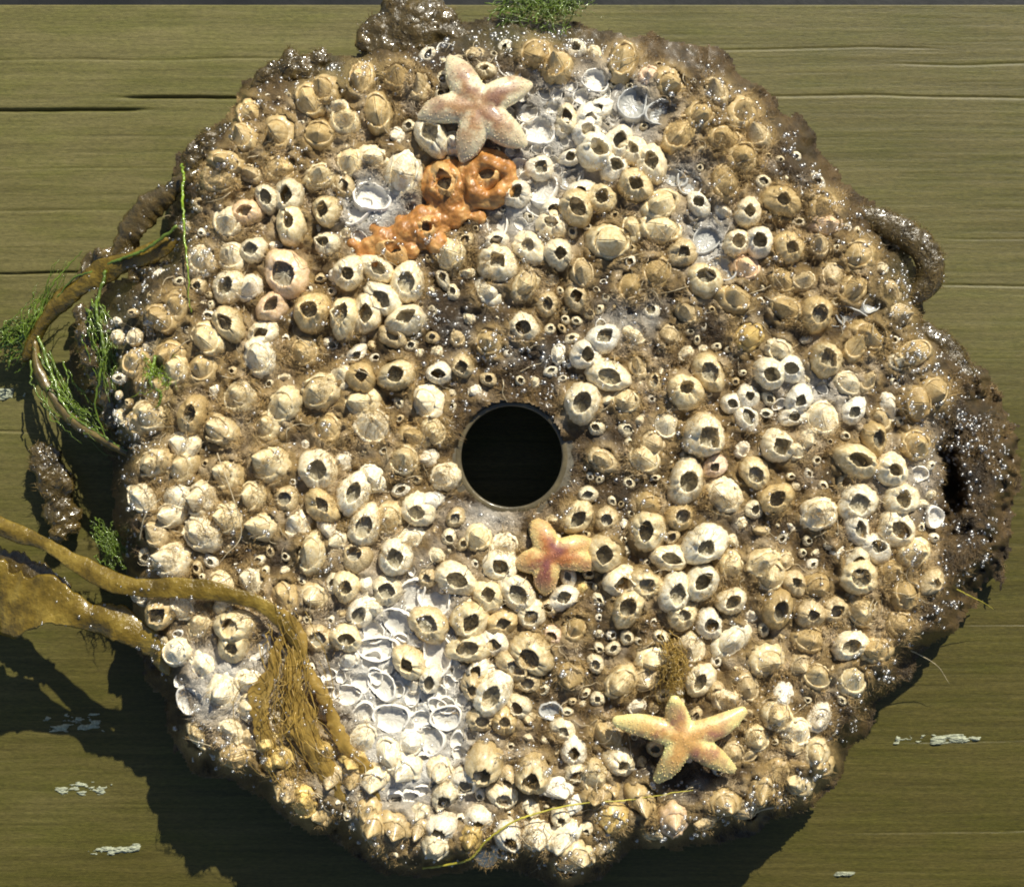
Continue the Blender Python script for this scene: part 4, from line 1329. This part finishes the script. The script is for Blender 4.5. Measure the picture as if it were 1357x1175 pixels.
strap([(372, 806, 34, 12), (394, 850, 30, 20), (384, 900, 27, 28), (396, 950, 27, 34), (420, 1000, 25, 30), (452, 1050, 12, 20), (468, 1085, -8, 8)],
      'ruffled golden blade running down over the lower left barnacles', 31, mat=M_GOLDWEED, thick=2.4, ruffle=0.6)
strap([(378, 830, 29, 10), (362, 880, 26, 18), (342, 930, 25, 24), (350, 980, 20, 22), (376, 1020, 8, 14), (384, 1046, -10, 6)],
      'narrower golden blade beside the ruffled one, nearer the shadow', 35, mat=M_GOLDWEED, thick=2.2, ruffle=0.7)
strap([(402, 880, 30, 8), (432, 925, 28, 16), (452, 975, 26, 20), (486, 1025, 18, 16), (508, 1070, 4, 8)],
      'golden blade at the edge of the white empty cups', 37, mat=M_GOLDWEED, thick=2.2, ruffle=0.7)


def lobe(pts, label, seed, mat=None, n=14, rough=5.0, smooth=False):
    blobs = []
    rr = random.Random(seed)
    for (x, y, z, r) in chain(pts, n):
        if smooth:
            blobs.append((x, y, z, r, 0.6)); continue
        for _ in range(4):
            a = rr.uniform(0, 6.28); q = rr.uniform(0.2, 0.9) * r
            blobs.append((x + q * math.cos(a), y + q * math.sin(a), z + rr.uniform(-6, 4), r * rr.uniform(0.45, 0.8), 0.6))
    v, f = fuse(blobs, 2.6, 4)
    nn = NZ.fbm(v[:, 0] * 0.05 + seed * 11, v[:, 1] * 0.05 + v[:, 2] * 0.04, 4) - 0.5
    n2 = NZ2.fbm(v[:, 0] * 0.16 + seed, v[:, 1] * 0.16, 3) - 0.5
    v[:, 2] += nn * rough * 2 + n2 * rough * 1.0
    v[:, :2] += (n2 * rough * 1.2)[:, None]
    WETSPOTS.append(v); LOBES.append(v)
    o = make('algae_lobe', v, f, mat or M_DARKWEED)
    tag(o, label, 'seaweed', 'dark algae lobes around the rim')
    return o


lobe([(492, 58, -62, 18), (522, 40, -64, 32), (560, 38, -64, 34), (602, 52, -58, 24)], 'dark brown algae lobe sticking out above the rim, left of the topmost starfish', 1, rough=4, n=22)
lobe([(345, 118, -50, 12), (370, 98, -46, 20), (400, 92, -44, 22), (440, 95, -44, 16)], 'low dark algae cushion on the upper left rim', 2)
lobe([(1135, 285, -60, 14), (1165, 292, -58, 18), (1200, 310, -56, 22), (1228, 336, -56, 22), (1232, 370, -58, 20), (1215, 392, -60, 14)], 'glossy bean shaped brown lobe bulging past the right rim', 3, n=24, rough=2.5, smooth=True)
lobe([(1225, 440, -66, 16), (1255, 465, -64, 20), (1275, 500, -60, 20)], 'wet brown lobe under the right rim, next below the bean shaped one', 4, rough=3, smooth=True)
lobe([(255, 215, -40, 14), (280, 190, -38, 16), (305, 178, -34, 14)], 'small wet brown lump on the upper left rim', 6)
lobe([(120, 420, -50, 22), (135, 470, -46, 26), (150, 520, -44, 24), (150, 560, -50, 16)], 'greenish brown algae cushion along the shaded left rim', 7, rough=8)
lobe([(110, 360, -70, 12), (140, 345, -60, 16), (180, 350, -46, 20), (215, 365, -34, 18)], 'muddy algae cushion at the base of the arching stipe', 8, rough=8)
lobe([(60, 600, -120, 20), (75, 650, -124, 22), (90, 700, -126, 18)], 'dim brown algae lump lying in the shadow beside the disc', 9, rough=6)

# threads
def thread(pts, rad, mat, name, label, cat, group=None, seed=0, n=60, wob=0.5):
    v, f = tube(pts, rad, n=n, wob=wob, seed=seed)
    o = make(name, v, f, mat)
    tag(o, label, cat, group)


for k, (pts, lab) in enumerate([
        ([(236, 300, 6), (190, 330, -10), (140, 350, -36), (90, 372, -60), (58, 420, -86)], 'olive green strand draped along the arching stipe'),
        ([(140, 360, -30), (128, 410, -26), (138, 470, -20), (130, 530, -30), (150, 590, -40)], 'olive green strand hanging down the shaded left rim'),
        ([(50, 445, -90), (70, 500, -82), (92, 548, -66), (140, 580, -46), (182, 604, -28)], 'wet green strand twisted round the dull hanging strand'),
        ([(205, 470, 18), (196, 505, 22), (212, 530, 20), (186, 560, 12)], 'green strand wandering over closed barnacles near the left rim'),
        ([(-20, 470, -120), (20, 450, -108), (44, 424, -98), (66, 380, -90), (108, 330, -74)], 'loose green strand reaching out over the plank at the stipe')]):
    v, f = tube(pts, 2.4, n=70, wob=0.9, seed=60 + k)
    tag(make('green_thread', v, f, M_GREEN), lab, 'algae thread', 'algae threads')
thread([(240, 218, -10), (243, 250, 0), (246, 300, 12), (249, 350, 26), (252, 412, 26)], 2.0, M_BRIGHTGREEN, 'green_thread', 'bright green algae thread lying straight down the upper left rim', 'algae thread', 'algae threads', 3, wob=1.0)
thread([(1262, 778, -60), (1280, 786, -70), (1300, 796, -90), (1318, 808, -110)], 0.9, M_THREAD, 'yellow_thread', 'short yellow thread sticking out over the plank from the right rim', 'algae thread', 'algae threads', 5, wob=0.25)
thread([(560, 1150, -20), (620, 1140, 4), (650, 1110, 26), (690, 1085, 34), (760, 1068, 30), (850, 1058, 26), (925, 1048, 26)], 1.7, M_THREAD, 'yellow_thread', 'long yellow green thread trailing along the bottom rim', 'algae thread', 'algae threads', 7, n=90)
thread([(985, 1080, -20), (1010, 1074, -12), (1042, 1064, -4), (1030, 1050, 2), (1022, 1040, 8)], 1.6, M_TENDRIL, 'pale_tendril', 'pale looping tendril hanging off the lower right rim', 'tendril', 'pale tendrils', 8, n=40)
thread([(185, 715, 6), (190, 690, 22), (200, 672, 30), (215, 660, 30)], 1.1, M_TENDRIL, 'pale_tendril', 'thin curled tendril on the closed barnacles at the left rim', 'tendril', 'pale tendrils', 9, n=30, wob=0.3)
thread([(282, 755, 30), (300, 735, 36), (320, 700, 42), (288, 600, 38)][::-1], 0.7, M_TENDRIL, 'pale_tendril', 'fine straight tendril slanting across the left barnacles', 'tendril', 'pale tendrils', 10, n=30, wob=0.2)
thread([(236, 470, 8), (240, 458, 20), (252, 450, 24)], 1.3, M_TENDRIL, 'pale_tendril', 'short bent tendril near the left rim above the big white valve', 'tendril', 'pale tendrils', 11, n=20, wob=0.2)
thread([(1258, 905, -120), (1240, 880, -100), (1205, 860, -60), (1195, 850, -40)][::-1], 0.8, M_TENDRIL, 'pale_tendril', 'hair thin tendril reaching out at the lower right rim', 'tendril', 'pale tendrils', 12, n=30, wob=0.3)


def tuft(name, spines, n, spread, rad, mat, label, cat, seed, length=(0.4, 0.9), wob=2.2, group=None):
    """bunch of filaments following one spine of (px,py,h)"""
    r = np.random.default_rng(seed); parts = []
    for k in range(n):
        sp = np.array(spines[k % len(spines)], float)
        o = r.normal(0, 1, 2) * spread
        a = r.uniform(0, 0.45); b = min(1, a + r.uniform(*length))
        c = spline(sp, 24); i0, i1 = int(a * 23), max(int(b * 23), int(a * 23) + 5)
        c = c[i0:min(i1, 24)]
        if len(c) < 4: continue
        c = c + np.array([o[0], o[1], abs(r.normal(0, spread * 0.3))])
        ph = np.linspace(0, r.uniform(2.5, 8), len(c)) + r.uniform(0, 6.28); am = spread * r.uniform(0.3, 1.1)
        c = c + np.stack([np.cos(ph) * am, np.sin(ph * 1.3) * am, np.sin(ph) * am * 0.3], -1)
        parts.append(tube(c, rad * r.uniform(0.6, 1.3), n=22, sides=4, wob=wob, seed=int(r.integers(1e9))))
    v, f = join(parts)
    ob = make(name, v, f, mat)
    tag(ob, label, cat, group)


tuft('algae_tuft', [[(368, 800, 42), (392, 850, 40), (388, 910, 36), (402, 965, 34), (440, 1015, 26), (470, 1060, 8)], [(370, 830, 40), (375, 890, 36), (370, 940, 30), (385, 1010, 18), (420, 1060, 0)]],
     45, 20, 0.55, M_GOLDHAIR, 'golden algae tuft draped down over the lower left barnacles', 'algae tuft', 1, group='algae tufts')
tuft('algae_tuft', [[(0, 490, -130), (25, 462, -116), (45, 430, -100), (62, 395, -95), (95, 335, -80)], [(-10, 455, -120), (20, 445, -110), (45, 425, -100)]],
     60, 8, 1.3, M_GREEN, 'green filament algae caught on the arching stipe', 'algae tuft', 2, group='algae tufts')
tuft('algae_tuft', [[(60, 470, -92), (80, 530, -82), (110, 560, -62), (150, 590, -44)], [(130, 400, -44), (140, 460, -30), (150, 540, -30)]],
     80, 9, 1.2, M_GREEN, 'green filament algae on the shaded left rim', 'algae tuft', 3, group='algae tufts')
tuft('algae_tuft', [[(650, 20, -60), (700, 8, -60), (760, 14, -60)], [(720, 30, -50), (745, 5, -60), (770, 0, -70)], [(430, 80, -40), (470, 70, -44)]][:2],
     120, 10, 0.8, M_GREEN, 'green algae wisps on the top rim at the plank edge', 'algae tuft', 4, group='algae tufts')
tuft('algae_tuft', [[(135, 700, -60), (148, 725, -52), (160, 745, -44)]], 60, 8, 0.7, M_GREEN, 'small green algae tuft beside the narrow golden strap', 'algae tuft', 5, group='algae tufts')
tuft('algae_tuft', [[(200, 480, 14), (215, 500, 22), (190, 530, 20)]], 30, 8, 0.6, M_BRIGHTGREEN, 'yellow green wisps over closed barnacles at the left rim', 'algae tuft', 6, group='algae tufts')
tuft('algae_tuft', [[(890, 850, 30), (895, 890, 34), (885, 920, 34)]], 80, 8, 0.6, M_GOLDHAIR, 'golden algae tuft just above the raised yellow starfish', 'algae tuft', 7, group='algae tufts')


# ================================================================== fuzz and droplets
def fuzz(n):
    r = np.random.default_rng(5)
    x = r.uniform(95, 1355, n * 5); y = r.uniform(20, 1165, n * 5)
    d = edge_dist(x, y)
    pale = field(PALE, x, y); rh = np.hypot(x - HOLE[0], y - HOLE[1])
    clump = NZ2.fbm(x * 0.03 + 3, y * 0.03, 4)
    dens = sm(0.44, 0.62, clump) * (1 - 0.93 * pale) * sm(70, 86, rh) * (d > -20)
    dens = np.maximum(dens, 0.5 * sm(30, -10, d) * (d > -22) * sm(0.4, 0.6, clump))
    k = r.random(len(x)) < dens
    x, y, d = x[k], y[k], d[k]
    z = seat(x, y); mh = mat_height(x, y)[0]
    on = z > mh + 2.5                                     # sits on a shell
    k = ~on | (r.random(len(x)) < 0.7)
    x, y, d, z, on = x[k][:n], y[k][:n], d[k][:n], z[k][:n], on[k][:n]
    root = Wa(x, y, z - 0.8); col = mat_colour(x, y) * 1.3 + 0.015
    col = np.where(on[:, None], np.array([0.46, 0.31, 0.12]) * (0.55 + 0.45 * col.sum(1, keepdims=True).clip(0, 1)), col)
    # the same fuzz on the lobes of the rim
    for v in LOBES:
        j = r.choice(len(v), min(len(v), 900)); j = j[v[j, 2] > np.median(v[:, 2]) - 2]
        root = np.vstack([root, v[j]]); col = np.vstack([col, np.tile([0.12, 0.08, 0.02], (len(j), 1))])
        x = np.concatenate([x, v[j, 0] + CX]); y = np.concatenate([y, CY - v[j, 1]]); d = np.concatenate([d, np.full(len(j), 10.0)]); on = np.concatenate([on, np.zeros(len(j), bool)])
    m = len(x)
    clumpdir = np.stack([NZ.at(x * 0.06, y * 0.06) - 0.5, NZ2.at(x * 0.06, y * 0.06) - 0.5], -1) * 3.0
    dirn = np.concatenate([clumpdir + r.normal(0, 0.6, (m, 2)), np.abs(r.normal(0.45, 0.35, (m, 1)))], 1)
    edge = sm(20, -15, d)[:, None]
    out = np.stack([x - 685, -(y - 600)], -1); out /= np.linalg.norm(out, axis=1)[:, None]
    dirn[:, :2] += out * edge * 0.5
    dirn /= np.linalg.norm(dirn, axis=1)[:, None]
    L = r.uniform(4, 12, m) * (1 - 0.25 * edge[:, 0]); rad = r.uniform(0.25, 0.6, m) * np.where(on, 0.62, 1.0)
    side = np.cross(dirn, r.normal(0, 1, (m, 3))); side /= np.linalg.norm(side, axis=1)[:, None]
    oth = np.cross(dirn, side)
    bend = r.normal(0, 0.5, (m, 3)); bend[:, 2] -= 0.3
    mid = root + dirn * (L * 0.5)[:, None]
    tip = mid + (dirn + bend) * (L * 0.5)[:, None]
    a3 = np.arange(3) / 3 * 2 * math.pi
    R0 = root[:, None] + (np.cos(a3)[None, :, None] * side[:, None] + np.sin(a3)[None, :, None] * oth[:, None]) * rad[:, None, None]
    R1 = mid[:, None] + (np.cos(a3)[None, :, None] * side[:, None] + np.sin(a3)[None, :, None] * oth[:, None]) * (rad * 0.75)[:, None, None]
    V = np.concatenate([R0, R1, tip[:, None]], 1).reshape(-1, 3)
    base = (np.arange(m) * 7)[:, None, None]
    T = np.array([[0, 1, 4], [0, 4, 3], [1, 2, 5], [1, 5, 4], [2, 0, 3], [2, 3, 5], [3, 4, 6], [4, 5, 6], [5, 3, 6]])
    F = (T[None] + base).reshape(-1, 3)
    c = col * r.uniform(0.65, 1.5, (m, 1))
    o = make('algae_fuzz', V, F, M_FUZZ, attrs={'col': np.repeat(c, 7, axis=0)})
    tag(o, 'fine brown fuzz of algae filaments over barnacles and rim', 'algae', kind='stuff')


fuzz(85000)


def droplets(n):  # water beads, many of them added to give the growth its sun glints
    r = np.random.default_rng(8)
    x = r.uniform(95, 1345, n * 14); y = r.uniform(5, 1165, n * 14)
    d = edge_dist(x, y)
    cl = NZ3.fbm(x * 0.025, y * 0.025, 4); fine = NZ.fbm(x * 0.11, y * 0.11, 2)
    wet = sm(0.40, 0.72, cl) * sm(0.35, 0.7, fine)
    rim = np.exp(-((d - 2) / 26) ** 2)
    W_ = [(1010, 110, 90, 50, 1), (1090, 220, 60, 60, .9), (690, 55, 120, 35, 1), (440, 90, 60, 25, .9), (170, 440, 60, 110, 1), (1260, 600, 60, 150, 1), (1190, 320, 50, 50, .8), (1225, 450, 50, 70, .9),
          (620, 450, 80, 50, .5), (760, 470, 80, 40, .5), (180, 340, 70, 40, 1), (270, 200, 30, 40, .7), (560, 340, 60, 60, .5), (20, 780, 60, 50, .6)]
    dens = np.clip(0.26 * wet + 0.75 * field(W_, x, y) * (0.25 + wet) + 0.22 * rim * (fine > .45), 0, 1) * (d > -8) * (np.hypot(x - HOLE[0], y - HOLE[1]) > 72)
    k = r.random(len(x)) < dens * 0.8
    x, y = x[k][:n], y[k][:n]; m = len(x)
    z = seat(x, y)
    rad = np.minimum(r.gamma(2.4, 0.65, m) + 0.9, 4.4)
    P = Wa(x, y, z + rad * 0.15)
    for v in WETSPOTS:
        zc = v[:, 2] - np.median(v[:, 2]); j = np.where(zc > 0)[0]
        nn = NZ.fbm(v[j, 0] * 0.06, v[j, 1] * 0.06, 2); j = j[nn > 0.52]
        j = r.choice(j, min(len(j), 26), replace=False)
        P = np.vstack([P, v[j]]); rad = np.concatenate([rad, r.uniform(1.0, 3.0, len(j))])
    m = len(P)
    ico = bmesh.new(); bmesh.ops.create_icosphere(ico, subdivisions=1, radius=1.0)
    iv = np.array([q.co for q in ico.verts]); ifc = np.array([[q.index for q in p.verts] for p in ico.faces]); ico.free()
    sq = np.stack([r.uniform(.85, 1.2, m), r.uniform(.85, 1.2, m), r.uniform(.6, .9, m)], -1)
    V = (P[:, None] + iv[None] * (rad[:, None] * sq)[:, None]).reshape(-1, 3)
    F = (ifc[None] + (np.arange(m) * len(iv))[:, None, None]).reshape(-1, 3)
    o = make('water_droplets', V, F, M_DROP)
    tag(o, 'clear water beads glinting over the wet growth', 'water', kind='stuff')


droplets(8000)


def stray(n):
    """long single filaments lying loosely over the barnacles"""
    r = np.random.default_rng(21); parts = []
    while len(parts) < n:
        x, y = r.uniform(160, 1240), r.uniform(60, 1130)
        if sdist(np.array([x]), np.array([y]))[0] < 4 or math.hypot(x - HOLE[0], y - HOLE[1]) < 100: continue
        a = r.uniform(0, 6.28); L = r.uniform(12, 46); pts = []
        for k in range(5):
            a += r.normal(0, 0.45); x += math.cos(a) * L / 4; y += math.sin(a) * L / 4
            pts.append((x, y, float(seat(np.array([x]), np.array([y]))[0]) + r.uniform(0.5, 4)))
        parts.append(tube(pts, r.uniform(0.35, 0.8), n=16, sides=4, wob=0.25, seed=int(r.integers(1e9))))
    v, f = join(parts)
    tag(make('stray_filaments', v, f, M_TENDRIL), 'loose hair thin filaments scattered across the barnacles', 'algae', kind='stuff')


stray(420)
print('BARNACLES', len(BARN), 'things', len(THINGS), 'rest', len(REST), 'filler', len(filler), 'unique labels', len(set(LABELS)), 'longest', max(len(l.split()) for l in LABELS))
